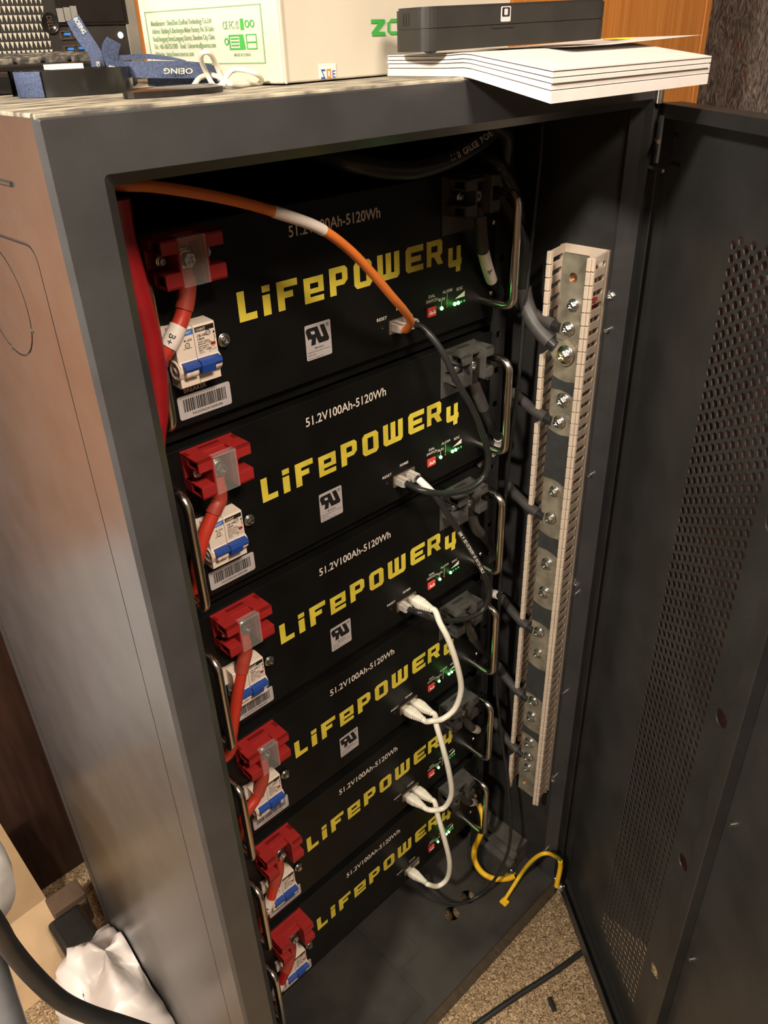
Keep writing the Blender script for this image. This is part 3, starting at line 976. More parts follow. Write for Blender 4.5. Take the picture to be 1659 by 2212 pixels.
# ------------------------------------------------------------------ cables
def cable(name, pts, r, m, label, cat, group=None, n=10, k=8, org=None):
    P = smooth(pts, k)
    root = thing(name, org or tuple(P[len(P) // 2]), label, cat, group)
    MB().tube(P, r, n).build('cable_jacket', m, root)
    root['_n'] = len(P)
    return root, P
def sub(P, a, b):
    n = len(P) - 1
    i, j = int(a * n), max(int(b * n), int(a * n) + 1)
    return P[i:j + 1]
def nearest(P, q):
    q = Vector(q)
    return min(range(len(P)), key=lambda i: (P[i] - q).length)
def pathtext(mb, s, P, r, i0, h, up=1):
    """letters printed along a cable, turned towards the room"""
    view = Vector((-0.6, -0.75, 0.25)).normalized()
    d = 0.0
    cum = [0.0]
    for i in range(1, len(P)):
        cum.append(cum[-1] + (P[i] - P[i - 1]).length)
    x = cum[i0]
    for ch in s:
        vs, fs = glyphs(ch) if ch != ' ' else ([], [])
        adv = h * 0.85
        j = max(1, next((q for q in range(len(cum)) if cum[q] >= x), len(P) - 1))
        t = (P[j] - P[j - 1]).normalized()
        nn = (view - t * view.dot(t)).normalized()
        bt = nn.cross(t) * up
        base = P[j - 1] + t * (x - cum[j - 1])
        if vs:
            k = h / 0.69
            mb.add([base + t * (a * k) * 1.0 + bt * (b * k - h / 2) + nn * (math.sqrt(max(0.05, r * r - (b * k - h / 2) ** 2)) + 0.15) for a, b in vs], fs)
        x += adv if ch != ' ' else h * 0.6
    return mb

# red positive leads
RL = ['red power lead hanging from the topmost battery, white tag at its end',
      'red power lead hanging from the second battery behind its handle',
      'long straight red power lead from the third battery',
      'red power lead curving down from the fourth battery',
      'short red power lead from the fifth battery, lettered white tag',
      'dark red power lead from the bottom battery, white tag by the handle']
RP = [[(403, 585), (404, 612), (402, 645), (394, 682), (382, 712), (366, 745), (350, 772), (334, 800)],
      [(478, 1050), (474, 1075), (466, 1095), (456, 1120), (440, 1158), (430, 1195), (424, 1230), (420, 1270)],
      [(534, 1375), (530, 1405), (525, 1430), (519, 1465), (512, 1505), (505, 1555), (500, 1590), (492, 1630)],
      [(572, 1650), (568, 1675), (562, 1700), (552, 1725), (536, 1748), (526, 1768), (516, 1790), (508, 1820)],
      [(606, 1860), (601, 1880), (596, 1900), (590, 1920), (584, 1942), (574, 1966), (564, 1990), (556, 2010)],
      [(634, 2045), (628, 2062), (622, 2085), (614, 2105), (604, 2128), (594, 2150), (586, 2170), (580, 2190)]]
YD = [-13, -14, -15, -16, -17, -17, -14, -6]
for k in range(6):
    pts = [at(u, v, y=yy) for (u, v), yy in zip(RP[k], YD)]
    top = Vector((-51.5, -13, 58 - PITCH * k))
    pts[0] = top
    last = pts[-1]
    pts.append(Vector((-122, 14, last.z - 22)))
    pts.append(Vector((-124, 40, last.z - 60)))
    root, P = cable('red_power_lead', pts, 6.3, REDCAB if k < 5 else SHADE_RED, RL[k], 'cable', 'red battery leads')
    MB().tube(P[4:22], 7.2, 12).build('heat_shrink', REDSHR, root)
    MB().box(-57, -46, -16, -12.6, 53 - PITCH * k, 74 - PITCH * k, 0.5).build('cable_lug', TIN, root)
    if k in (0, 4, 5):
        i0, i1 = {0: (30, 42), 4: (31, 41), 5: (30, 42)}[k]
        tg = MB().tube(P[i0:i1], 7.0, 14).build('cable_tag', TAGW, root, label='white wrap tag')
        tm = MB()
        pathtext(tm, '+B' if k else 'B+', P, 7.0, i0 + 5, 5.0)
        tm.build('tag_lettering', INK, tg)
# the thick red bundle behind the left frame bar
bp_ = [at(u, v, y=-60) for u, v in ((246, 430), (258, 510), (280, 590), (303, 670), (321, 745), (332, 815), (335, 890), (328, 950))]
bp_ += [Vector((-132, -50, bp_[-1].z - 50))]
root, P = cable('red_main_cable', bp_, 10.0, SHADE_RED, 'thick red main cable running down behind the left frame bar beside the topmost battery', 'cable')
P2 = [p + Vector((-7, 6, 0)) for p in P[:int(len(P) * .8)]]
MB().tube(P2, 7.5, 10).build('cable_jacket', SHADE_RED, root)

# black negative leads to the busbar
NL = ['black negative lead of the topmost battery with a white lettered tag',
      'black negative lead of the second battery running behind its handle',
      'black negative lead of the third battery under its black terminal block',
      'black negative lead of the fourth battery, grey cable end at the busbar',
      'black negative lead of the fifth battery with a white tag by the handle',
      'black negative lead of the bottom battery next to the yellow earth wire']
NP = [[(1036, 445), (1038, 480), (1041, 520), (1046, 552), (1060, 600), (1078, 640)],
      [(1021, 805), (1026, 835), (1036, 860), (1050, 895), (1066, 930), (1078, 960)],
      [(1017, 1098), (1020, 1118), (1028, 1140), (1044, 1158), (1060, 1178), (1068, 1200)],
      [(1008, 1325), (1010, 1345), (1016, 1365), (1026, 1385), (1040, 1402), (1052, 1420)],
      [(1003, 1535), (1006, 1552), (1012, 1565), (1024, 1574), (1036, 1577), (1048, 1576)],
      [(998, 1700), (1000, 1718), (1006, 1728), (1016, 1733), (1026, 1732), (1036, 1728)]]
for k in range(6):
    pts = [at(u, v, y=yy) for (u, v), yy in zip(NP[k], (-14, -15, -16, -14, -8, 2))]
    zl = lugz[k]
    yl = off(*LUGS[k], 4).y
    e = pts[-1]
    pts += [Vector((350, 30, e.z - 40)), Vector((372, 44, min(e.z - 60, zl - 40))), Vector((384, 30, zl - 25)), Vector((378, 0, zl + 8)), Vector((366, -28, zl + 9)), Vector((359, -56, zl + 4)), Vector((357, yl + 8, zl))]
    root, P = cable('black_power_lead', pts, 5.6, BLKCAB, NL[k], 'cable', 'black battery leads')
    MB().tube(P[5:22], 6.8, 12).build('heat_shrink', SHRINK, root)
    MB().tube(P[-22:-3], 6.6, 12).build('heat_shrink', SHRINK, root)
    zt_ = 66 - PITCH * k
    lg_ = MB().box(275, 286, -16.5, -13.0, zt_ - 14, zt_ + 7, 0.4)
    lg_.build('cable_lug', TIN, root)
    l2 = MB().prism([[(yl + 16, zl + 5.5), (yl + 16, zl - 4.5)] + arc(yl, zl, 8.2, 250, 110, 10)], YZ, BX - 3, BX)
    l2.build('cable_lug', TIN, root)
    i0 = {0: (22, 34), 1: (36, 47), 2: (58, 68), 3: (66, 74), 4: (20, 30), 5: (24, 32)}[k]
    tg = MB().tube(P[i0[0]:i0[1]], 6.4, 14).build('cable_tag', TAGW, root, label='white wrap tag')
    if k < 2:
        tm = MB()
        pathtext(tm, 'B-', P, 6.4, i0[0] + 6, 5.0)
        tm.build('tag_lettering', INK, tg)
# heavy main negative
pm = off(1217, 768, 5)
pts = [at(1060, 262, y=-30), at(1095, 300, y=-20), Vector((345, 0, 60)), at(1128, 520, x=352), at(1128, 600, x=354), at(1134, 650, x=356), at(1150, 690, x=356), at(1172, 720, x=356), Vector((BX - 3, pm.y + 12, pm.z + 7)), ]
root, P = cable('main_negative_cable', pts, 8.0, BLKCAB, 'heavy black main cable with grey heat shrink reaching the big busbar bolt', 'cable')
MB().tube(P[-30:-3], 9.6, 14).build('heat_shrink', SHRINK, root)
t_ = (Vector((0, pm.y, pm.z)) - Vector((0, P[-1].y, P[-1].z))).normalized()
q_ = Vector((0, -t_.z, t_.y))
lugm = lambda a, b, t: (t, pm.y + t_.y * a + q_.y * b, pm.z + t_.z * a + q_.z * b)
MB().prism([[(-20, -7), (-10, -12)] + arc(0, 0, 12.5, -80, 80, 10) + [(-10, 12), (-20, 7)]], lugm, BX - 4.5, BX).build('cable_lug', TIN, root)
# the big cable sagging under the cabinet top
pts = [at(u, v, y=yy) for (u, v), yy in zip(((560, 318), (640, 325), (700, 335), (760, 352), (830, 366), (900, 366), (970, 345), (1030, 310), (1070, 275)), (60, 40, 20, 0, -10, -18, -22, -22, -20))] + [Vector((330, -20, 150)), Vector((360, 10, 155))]
root, P = cable('sagging_power_cable', pts, 8.2, BLKCAB, 'thick black power cable sagging under the cabinet top, white printed gauge', 'cable')
tm = MB()
i_ = nearest(P, at(965, 348, y=-22))
pathtext(tm, '1/0 GAUGE POWER CABLE', P, 8.2, i_, 5.5)
tm.build('printed_text', WHITEP, root)
# cable arching beside the top right handle
pts = [Vector((300, 60, 118)), at(1060, 345, y=-5), at(1092, 378, y=-12), at(1112, 420, y=-16), at(1122, 470, y=-12), at(1124, 540, y=0), at(1128, 620, y=8), Vector((366, 30, -140)), Vector((372, 60, -240))]
cable('arching_power_cable', pts, 7.0, BLKCAB, 'black power cable arching over the top right handle', 'cable')
# thin black wire hanging down the right side
pts = [at(1172, 252, x=372), at(1168, 330, x=368), at(1158, 430, x=364), at(1147, 530, x=360), at(1134, 660, x=350), at(1122, 800, x=348), at(1108, 920, x=345), at(1094, 1040, x=344), at(1086, 1160, x=344), at(1079, 1290, x=345), at(1074, 1420, x=346), at(1073, 1490, x=347), at(1082, 1580, x=349), at(1094, 1670, x=349), at(1102, 1740, x=346), at(1103, 1800, x=336), at(1094, 1850, x=320), at(1068, 1900, x=296), at(1030, 1938, z=ZP + 22), at(985, 1953, z=ZP + 26), at(945, 1940, z=ZP + 40), at(915, 1918, z=ZP + 58), at(896, 1898, y=-8)]
cable('thin_black_wire', pts, 2.5, BLKCAB, 'thin black wire hanging down the right side and looping over the cabinet floor', 'wire')

# network cables
PX = (182.2, 199.2)
def portp(k, i):
    return Vector((PX[i], 0, -46.8 - PITCH * k))
def boot(p, tilt=0.0):
    ex, ez = Vector((1, 0, 0)), Vector((0, 0, 1))
    f = Vector((0.16, -1, -tilt)).normalized() * 0.84
    uz = (ez - f * ez.dot(f)).normalized()
    m = MB()
    secs = [(p + f * -1, ex, uz, 5.2, 4.6), (p + f * 5, ex, uz, 5.4, 4.8), (p + f * 5.2, ex, uz, 6.6, 6.0), (p + f * 9, ex, uz, 7.2, 6.8), (p + f * 19, ex, uz, 6.9, 6.4)]
    d = 20.0
    for i in range(5):
        a = 6.6 - i * 0.55
        secs += [(p + f * d, ex, uz, a, a * .93), (p + f * (d + 2.2), ex, uz, a - .15, a * .93 - .15), (p + f * (d + 2.3), ex, uz, a - 1.0, a * .93 - 1.0), (p + f * (d + 3.2), ex, uz, a - 1.0, a * .93 - 1.0)]
        d += 3.3
    secs += [(p + f * d, ex, uz, 4.0, 3.8), (p + f * (d + 3), ex, uz, 3.8, 3.6)]
    m.loft(secs, 16, 4.5)
    for s_ in (-1, 1):
        m.tube([p + f * 9 + uz * 6.9 + ex * s_ * 3.6, p + f * 17 + uz * 6.6 + ex * s_ * 1.2], 0.7, 6)
    return m, p + f * (d + 3), f
def clearplug(p):
    m = MB()
    f = Vector((0.03, -1, -0.05)).normalized()
    ex, ez = Vector((1, 0, 0)), Vector((0, 0, 1))
    m.loft([(p + f * a, ex, ez, w_, h_) for a, w_, h_ in ((-2, 5.6, 3.9), (13, 5.6, 3.9), (13.2, 5.4, 3.7))], 12, 9, False)
    m.box(p.x - 2.4, p.x + 2.4, p.y - 15, p.y - 1, p.z + 4.6, p.z + 5.6, 0.2)
    m.box(p.x - 5.8, p.x - 5.0, p.y - 12, p.y - 2, p.z - 4, p.z + 4.2, 0.1)
    return m, p + f * 11, f
PLUG = mat('crystal_plug', (0.80, 0.74, 0.68), 0.12, trans=0.55, ior=1.3)
def netcable(name, mid, k0, i0, k1, i1, b0, b1, r, m, label, group=None):
    ends = []
    meshes = []
    for k, i, b in ((k0, i0, b0), (k1, i1, b1)):
        if k is None:
            ends.append(None)
            continue
        mb_, e, f = (boot(portp(k, i), 0.10) if b else clearplug(portp(k, i)))
        meshes.append((mb_, b))
        ends.append((e, f))
    pts = []
    if ends[0]:
        pts += [ends[0][0] - ends[0][1] * 3, ends[0][0] + ends[0][1] * 5]
    pts += mid
    if ends[1]:
        pts += [ends[1][0] + ends[1][1] * 5, ends[1][0] - ends[1][1] * 3]
    root, P = cable(name, pts, r, m, label, 'cable', group, 12)
    for mb_, b in meshes:
        mb_.build('plug_boot' if b else 'plug', WHITEC if b else PLUG, root, label='moulded plug boot' if b else 'clear plug')
    return root, P
A_ = lambda L: [at(u, v, y=yy) for u, v, yy in L]
root, P = netcable('orange_network_cable', [Vector((-165, -40, 138))] + A_([(250, 399, -58), (330, 403, -62), (430, 418, -66), (520, 437, -70), (600, 460, -73), (690, 493, -74), (755, 540, -72), (808, 595, -66), (848, 642, -58), (874, 672, -48), (886, 692, -38), (884, 704, -28)]), None, 0, 0, 0, 0, 0, 3.9, ORANGE, 'orange network cable looping across the topmost battery to its port')
for (a, b) in (((594, 457), (655, 477)), ((662, 480), (700, 498))):
    i0, i1 = nearest(P, at(*a, y=-73)), nearest(P, at(*b, y=-74))
    MB().tube(P[i0:i1 + 1], 4.4, 14).build('cable_tag', TAGW, root, label='white wrap tag')
root, P = netcable('black_network_cable', A_([(912, 708, -22), (938, 735, -34), (962, 772, -44), (986, 822, -52), (1018, 878, -58), (1042, 935, -60), (1054, 985, -58), (1046, 1028, -54), (1012, 1056, -50), (960, 1066, -44), (915, 1060, -36)]), 0, 1, 1, 0, 0, 0, 3.6, BLKCAB, 'black network cable looping from the topmost battery to the second one', 'black network cables')
root, P = netcable('black_network_cable', A_([(905, 1036, -24), (930, 1060, -36), (952, 1088, -44), (985, 1138, -50), (1018, 1190, -54), (1044, 1238, -56), (1056, 1278, -54), (1044, 1316, -50), (1008, 1336, -46), (955, 1340, -40), (910, 1325, -34)]), 1, 1, 2, 0, 0, 0, 3.6, BLKCAB, 'black network cable with white print and tag, from the second battery to the third', 'black network cables')
i0, i1 = nearest(P, at(906, 1036, y=-24)), nearest(P, at(932, 1062, y=-36))
MB().tube(P[i0:i1 + 1], 4.2, 14).build('cable_tag', TAGW, root, label='white wrap tag')
tm = MB()
pathtext(tm, 'VERIFIED CATEGORY 5E PATCH CABLE', P, 3.6, nearest(P, at(990, 1146, y=-50)), 3.4)
tm.build('printed_text', WHITEP, root)
WL = [(2, 3, [(950, 1345, -48), (968, 1380, -58), (986, 1432, -64), (996, 1485, -64), (984, 1528, -58), (958, 1552, -51), (934, 1557, -45)], 'white network cable from the third battery down to the fourth, highest of three'),
      (3, 4, [(942, 1564, -46), (956, 1612, -58), (970, 1668, -64), (975, 1715, -62), (960, 1744, -54), (936, 1750, -46)], 'white network cable from the fourth battery down to the fifth, middle of three'),
      (4, 5, [(946, 1762, -46), (960, 1812, -58), (971, 1862, -62), (966, 1897, -56), (946, 1914, -49), (924, 1910, -44)], 'white network cable from the fifth battery down to the bottom one, lowest of three')]
for k0, k1, mid, lab in WL:
    netcable('white_network_cable', A_(mid), k0, 1, k1, 0, 1, 1, 3.9, WHITEC, lab, 'white network cables')

# earth wires
pts = [Vector((352, 20, -905)), at(1036, 1742, x=347), at(1043, 1765, x=342), at(1043, 1790, x=338), at(1034, 1812, x=334), at(1025, 1835, x=330), at(1026, 1860, z=ZP + 26), at(1042, 1885, z=ZP + 13), at(1068, 1898, z=ZP + 7), at(1095, 1898, z=ZP + 6), at(1110, 1893, z=ZP + 6)]
root, P = cable('yellow_earth_wire', pts, 4.9, YELC, 'thick yellow earth wire bolted to the cabinet floor at the back right', 'wire', k=6)
q = at(1104, 1886, z=ZP + 3)
MB().box(q.x - 12, q.x + 6, q.y - 6, q.y + 6, ZP + 0.2, ZP + 2.4, 0.5).build('cable_lug', YELC, root)
MB().bolt((q.x, q.y, ZP + 2.4), (0, 0, 1), 3.4, 0, 6).build('earth_bolt', ZINC, root)
e1 = at(1089, 1945, z=ZP + 4)
e2 = door(24, -10, -1036)
pts = [e1, at(1102, 1925, z=ZP + 10), at(1124, 1890, z=ZP + 24), at(1142, 1866, y=-116), at(1160, 1850, y=-132), at(1178, 1843, y=-145), at(1196, 1848, y=-151), at(1211, 1864, y=-153), e2]
root, P = cable('striped_earth_wire', pts, 3.2, YELC, 'yellow and green earth wire linking the cabinet floor to the open door', 'wire', k=6)
st_ = [p + Vector((0.9, -0.6, -1.4)) for p in P[8:-8]]
MB().tube(st_, 2.75, 10).build('green_stripe', GRNC, root, label='green stripe')
MB().tube(P[-8:], 4.2, 10).build('crimp_sleeve', YELC, root)
MB().box(e1.x - 7, e1.x + 5, e1.y - 8, e1.y + 5, ZP + 0.2, ZP + 5, 1.5).build('cable_lug', YELC, root)

# ------------------------------------------------------------------ things on top of the cabinet
# white carton
BXX, BXY = 13.0, -71.0
def bxr(x, y, z):
    a = math.radians(6.5)
    return (BXX + x * math.cos(a) - y * math.sin(a), BXY + x * math.sin(a) + y * math.cos(a), z)
carton = thing('shipping_carton', (130, 20, ZT), 'white cardboard carton with green lettering standing on the cabinet top', 'box')
bm_ = MB()
bm_.box(0, 288, 0, 150, ZT + 1, ZT + 105, 1.2, fn=bxr)
bm_.box(2.5, 3.8, -0.9, 0.1, ZT + 1, ZT + 105, fn=bxr)
bm_.build('carton_body', BOXW, carton)
lm = lambda a, b, t: bxr(-t, a, b)
def lab_px(u, v):
    """label coordinates on the carton's left end, from where the print is seen"""
    p = at(u, v, x=BXX - 0.5)
    return (p.y - BXY, p.z)
fm = MB()
# printed frame and address on the left end (the text reads from the far end towards the near corner)
fy0, fz1 = lab_px(312, 31)
fy1, fz0 = lab_px(575, 130)
F0, F1, G0, G1 = 143.0, 14.5, 191.5, 226.0
for (a, b, c, d) in ((F1, F0, G1 - .5, G1), (F1, F0, G0, G0 + .5), (F1, F1 + 0.8, G0, G1), (F0 - 0.8, F0, G0, G1)):
    fm.prism([[(a, c), (b, c), (b, d), (a, d)]], lm, 0.3, 0.5)
fm.build('label_frame', GREENT, carton)
tx = MB()
LN = ['Manufacturer : ShenZhen ZoeRox Technology Co.,Ltd', 'Address : Building B ,Baochengtai Maker Factory, No. 56 Liuhe', 'Road,Henggang Street,Longgang District, Shenzhen City, China', 'Tel : +86-18675515985   Email : Soleservice@zoerox.com', 'Website : http://www.zoerox.com']
rm = lambda a, b, t: bxr(-t, F0 - 6 - a, b)
for i, s in enumerate(LN):
    tx.text(s, 0, 216.8 - i * 5.0, (70, 72, 72, 72, 46)[i], 3.2, mp=rm, t=0.4)
tx.text('CE FC', 82, 212.5, 12, 4.6, mp=rm, t=0.4)
tx.text('UK', 95.5, 214.9, 3.4, 2.2, mp=rm, t=0.4)
tx.text('CA', 95.5, 212.3, 3.4, 2.2, mp=rm, t=0.4)
tx.text('MADE IN CHINA', 91, 196.0, 17, 1.8, mp=rm, t=0.4)
tx.build('address_lettering', GREENT, carton)
ic = MB()
ic.prism([[(100.5, 211.6), (103.7, 211.6), (103.7, 218.2), (100.5, 218.2)]], rm, 0.3, 0.45)
for cx in (107.3, 112.4):
    ic.prism([circ(cx, 215, 2.3), circ(cx, 215, 1.5)], rm, 0.3, 0.45)
ic.prism([[(87, 200), (103.5, 200), (102.2, 209), (87, 209)], [(88, 201), (98, 201), (98, 208), (88, 208)]], rm, 0.3, 0.45)
for z in (202.2, 204.2, 206.2):
    ic.prism([[(89, z), (97, z), (97, z + .8), (89, z + .8)]], rm, 0.3, 0.45)
ic.prism([circ(84.3, 205, 2.3), circ(84.3, 205, 1.4)], rm, 0.3, 0.45)
ic.prism([[(105, 200), (115.5, 200), (115.5, 209), (105, 209)], [(105.6, 200.6), (114.9, 200.6), (114.9, 203.8), (105.6, 203.8)], [(105.6, 204.6), (114.9, 204.6), (114.9, 208.4), (105.6, 208.4)]], rm, 0.3, 0.45)
ic.build('printed_symbols', GREEN, carton)
zm = MB()
fm2 = lambda a, b, t: bxr(a, -t, b)
zx, zz, zh = 95.0, 205.2, 10.6
def q2(l):
    return [(zx + a * 1.72, zz + b) for a, b in l]
zm.prism([q2([(0.6, 0), (9.6, 0), (9.2, 2.6), (4.6, 2.6), (9.6, 8.4), (9.2, 10.6), (0, 10.6), (0, 8), (4.8, 8), (0.2, 2.4)])], fm2, 0.3, 0.5)
zm.prism([q2([(11, 2.6), (11, 8.6), (12.9, 8.6), (12.9, 2.6), (18, 2.6), (18, 0.4), (13.2, 0.4)])], fm2, 0.3, 0.5)
zm.prism([q2([(12.2, 8.4), (12.2, 9.2), (13.6, 10.8), (18, 10.8), (20, 8.8), (20, 3.6), (18, 3.6), (18, 8.4)])], fm2, 0.3, 0.5)
zm.text('EROX', zx + 38, zz, 60, 10.4, mp=fm2, t=0.4)
zm.build('brand_lettering', GREEN, carton, label='green brand lettering on the long side')
stx = MB().prism([[(36, 180), (54, 180), (54, 189.5), (36, 189.5)]], fm2, 0.2, 0.4).build('tape_sticker', PAPER, carton)
s1 = MB()
s1.prism([[(38, 180), (42.5, 180), (39.6, 184.8), (42.5, 184.8), (42.5, 186), (38, 186), (40.8, 181.2), (38, 181.2)]], fm2, 0.45, 0.5)
s1.text('E', 50, 180.4, 3.2, 4.4, mp=fm2, t=0.5)
s1.build('sticker_lettering', BLUINK, stx)
MB().prism([[(44, 180.2), (48.6, 180.2), (48.6, 186), (44, 186)], [(45.2, 181.4), (47.4, 181.4), (47.4, 184.8), (45.2, 184.8)]], fm2, 0.45, 0.5).build('sticker_lettering', ORNG2, stx)

# stack of stapled booklets, sagging over the front edge
PTX0, PTX1, PY1, PY0 = 126.0, 342.0, -57.0, -213.0
TK = [7.0, 4.3, 3.2, 3.7, 1.7]
def fan(y):
    return 0.70 + 0.30 * max(0.0, min(1.0, (-118 - y) / 95.0))
def sag(y, lev):
    d = max(0.0, -132 - y)
    return ZT + 0.3 + lev * fan(y) - (d * d / 24.0 if d < 12 else d - 6.0) * 0.205
lev = 0.0
BKL = ['thick lowest white booklet of the stack sagging over the cabinet front edge', 'second white booklet from the bottom in the sagging stack', 'middle white booklet in the sagging stack', 'fourth white booklet from the bottom in the sagging stack', 'thin topmost white booklet of the sagging stack, under the black case']
for i in range(5):
    m = MB()
    nb = 22
    jx = (0, 1.6, -0.8, 0.9, 0.2)[i]
    rows_t, rows_b = [], []
    for a in range(nb + 1):
        y = PY1 + (PY0 + (0, 1, -0.6, 0.5, 0)[i] - PY1) * a / nb
        rt, rb = [], []
        for b in range(9):
            x = PTX0 + jx * 0.4 + (PTX1 + jx - PTX0) * b / 8
            rb.append(Vector((x, y, sag(y, lev + (0.75 if i else 0)))))
            rt.append(Vector((x, y, sag(y, lev + TK[i]))))
        rows_t.append(rt)
        rows_b.append(rb)
    lev += TK[i]
    m.grid(rows_t)
    m.grid(rows_b)
    for k0 in (0, 8):
        m.grid([[rows_t[k][k0], rows_b[k][k0]] for k in range(nb + 1)], False)
    for k0 in (0, nb):
        m.grid([rows_t[k0], rows_b[k0]], False)
    tag(m.build('booklet', PAPER), BKL[i], 'booklet', 'white booklets on the cabinet top')
# loose sheet with a yellow sticky flag
zs = ZT + 0.3 + 19.9 * 0.70
m = MB()
rows = []
for a in range(9):
    y = -66 - 100 * a / 8
    rows.append([Vector((215 + 200 * b / 8, y, zs + 0.6 + max(0, b - 2) * 0.55 + (a / 8.0) * 0.6)) for b in range(9)])
m.grid(rows)
m.grid([[p + Vector((0, 0, 0.3)) for p in r] for r in rows])
sh = m.build('loose_sheet', PAPER)
tag(sh, 'loose white sheet curling on the booklets beside the black case', 'paper')
p = at(1330, 88, y=-110)
MB().box(p.x - 12, p.x + 14, -120, -104, zs + 3.6, zs + 4.8, 0.3).build('sticky_flag', STICKYY, sh, label='yellow sticky flag')

# black device case on the booklets
def devp(u, v, h=30.0):
    return None
d0 = atd(915, 112, 30 * 1700.0 / 92)
case = thing('black_device_case', (250, -90, zs), 'black plastic device case with rounded corners lying on the white booklets', 'case')
ca = math.atan2(-37.2, 172.6)
CW, CD_, CH = 177.0, 42.0, 27.0
CB = Vector((103.6, -117.8, 194.4))
def cmap(x, y, z):
    return (CB.x + x * math.cos(ca) - y * math.sin(ca), CB.y + x * math.sin(ca) + y * math.cos(ca), CB.z + z + x * 0.0185)
cm = lambda a, b, t: cmap(a, b, t)
m = MB()
m.prism([rrect(0, CW, 0, CD_, 11, 6)], cm, 0, 13.5)
m.prism([rrect(0.5, CW - 0.5, 0.5, CD_ - 0.5, 10.5, 6)], cm, 13.5, 14.2)
m.prism([rrect(0, CW, 0, CD_, 11, 6)], cm, 14.2, CH - 1.5)
m.prism([rrect(0, CW, 0, CD_, 11, 6)], cm, CH - 1.5, CH - 1.5, (True, False), False)
m.prism([rrect(1.2, CW - 1.2, 1.2, CD_ - 1.2, 10, 6)], cm, CH - 1.5, CH)
for i in range(3):
    m.box(-0.4, 0.2, 25 - i * 3.4, 26.4 - i * 3.4, 16, 24, fn=cmap)
m.box(60, 80, -0.7, 0.2, 11.8, 13.2, fn=cmap)
m.ball(cmap(14, 12, 0.2), 5, (1, 1, .4))
m.build('case_shell', PCBLK, case)
lgm = lambda a, b, t: cmap(a, -t, b)
MB().prism([rrect(68, 77, 15.5, 25, 0.8)], lgm, 0, 0.3).build('badge', STICK, case, label='small grey badge')
MB().prism([rrect(69, 76, 18.6, 24.4, 0.8), rrect(70.8, 74.2, 19.6, 23.6, 0.6)], lgm, 0.3, 0.45).build('badge_mark', INK, case)

# loops of white twist cable
wl = [(418, 186), (432, 168), (458, 162), (480, 172), (476, 190), (462, 186), (446, 158), (434, 128), (440, 113), (454, 116), (466, 138), (478, 168), (484, 184), (474, 198), (482, 188), (490, 165), (502, 152), (520, 150), (548, 157), (564, 168), (562, 182), (540, 192), (515, 194), (498, 182), (490, 176)]
yy = [-40 - 22 * i / 24 + 6 * math.sin(i * 1.3) for i in range(25)]
pp = [at(u, v, y=a) for (u, v), a in zip(wl, yy)]
pp = [Vector((p.x, p.y, max(p.z, ZT + 1.8))) for p in pp]
P = smooth(pp, 6)
tag(MB().tube(P, 1.7, 8).build('twine', WHITEC), 'loops of thin white cord lying in front of the white carton', 'cord')

# navy lanyard
lan = thing('lanyard', (-40, 0, ZT), 'navy blue woven lanyard with cream lettering draped in loops beside the white carton', 'lanyard')
def z3(x, y):
    return (x / 5.027, y / 5.027)
def z4(x, y):
    return (300 + x / 5.027, y / 5.027)
def ribbon(E, ys, name, th=1.4):
    m = MB()
    f_, b_ = [], []
    L_ = smooth([at(*e[0], y=a) for e, a in zip(E, ys)], 4)
    R_ = smooth([at(*e[1], y=a) for e, a in zip(E, ys)], 4)
    fr_ = [[a.lerp(b, t / 4) for t in range(5)] for a, b in zip(L_, R_)]
    bk_ = [[p + Vector((0.3, th, 0)) for p in r] for r in fr_]
    m.grid(fr_)
    m.grid(bk_)
    m.grid([[r[0], s[0]] for r, s in zip(fr_, bk_)], False)
    m.grid([[r[-1], s[-1]] for r, s in zip(fr_, bk_)], False)
    m.grid([fr_[0], bk_[0]], False)
    m.grid([fr_[-1], bk_[-1]], False)
    return m.build(name, NAVY, lan)
ribbon([(z3(730, 240), z3(850, 160)), (z3(830, 420), z3(960, 340)), (z3(950, 580), z3(1090, 540)), (z3(985, 650), z3(1115, 620)), (z3(1010, 830), z3(1150, 805))], (66, 54, 40, 33, 26), 'strap')
ribbon([(z3(1165, 400), z3(1315, 480)), (z3(1115, 490), z3(1290, 560)), (z3(1110, 620), z3(1285, 660))], (16, 17, 18), 'strap')
ribbon([(z3(1110, 570), z3(1190, 800)), (z3(1200, 640), z3(1290, 820)), (z3(1330, 665), z3(1400, 838)), (z4(0, 665), z4(0, 845)), (z4(250, 660), z4(250, 850)), (z4(500, 664), z4(520, 850)), (z4(720, 684), z4(740, 850)), (z4(835, 715), z4(880, 860))], (10, 6, 0, -6, -12, -16, -18, -12), 'strap')
ribbon([(z3(1300, 600), z3(1300, 660)), (z4(50, 585), z4(50, 640)), (z4(250, 600), z4(250, 650)), (z4(420, 632), z4(420, 660)), (z4(510, 656), z4(510, 676))], (14, 12, 8, 2, -6), 'strap')
ribbon([(z4(100, 845), z4(110, 938)), (z4(350, 848), z4(360, 938)), (z4(600, 850), z4(600, 938)), (z4(850, 840), z4(870, 930))], (-2, -4, -6, -8), 'strap')
tm = MB()
tp = lambda a, b, t: Vector(at(*z4(640 - a * 370, 742 + b * 62), y=-16.5 - t))
vs, fs = glyphs('BOEING')
ax, bx = min(p[0] for p in vs), max(p[0] for p in vs)
tm.add([tp((p[0] - ax) / (bx - ax), p[1] / 0.72, 0.6) for p in vs], fs)
vs, fs = glyphs('BOEING')
tp2 = lambda a, b: Vector(at(*z3(795 + a * 105 + b * 42, 205 + a * 165 - b * 22), y=56 - a * 4))
tm.add([tp2((p[0] - ax) / (bx - ax), p[1] / 0.72) for p in vs], fs)
tp3 = lambda a, b: Vector(at(*z3(1045 + a * 12 + b * 40, 670 + a * 140), y=29 - a * 4))
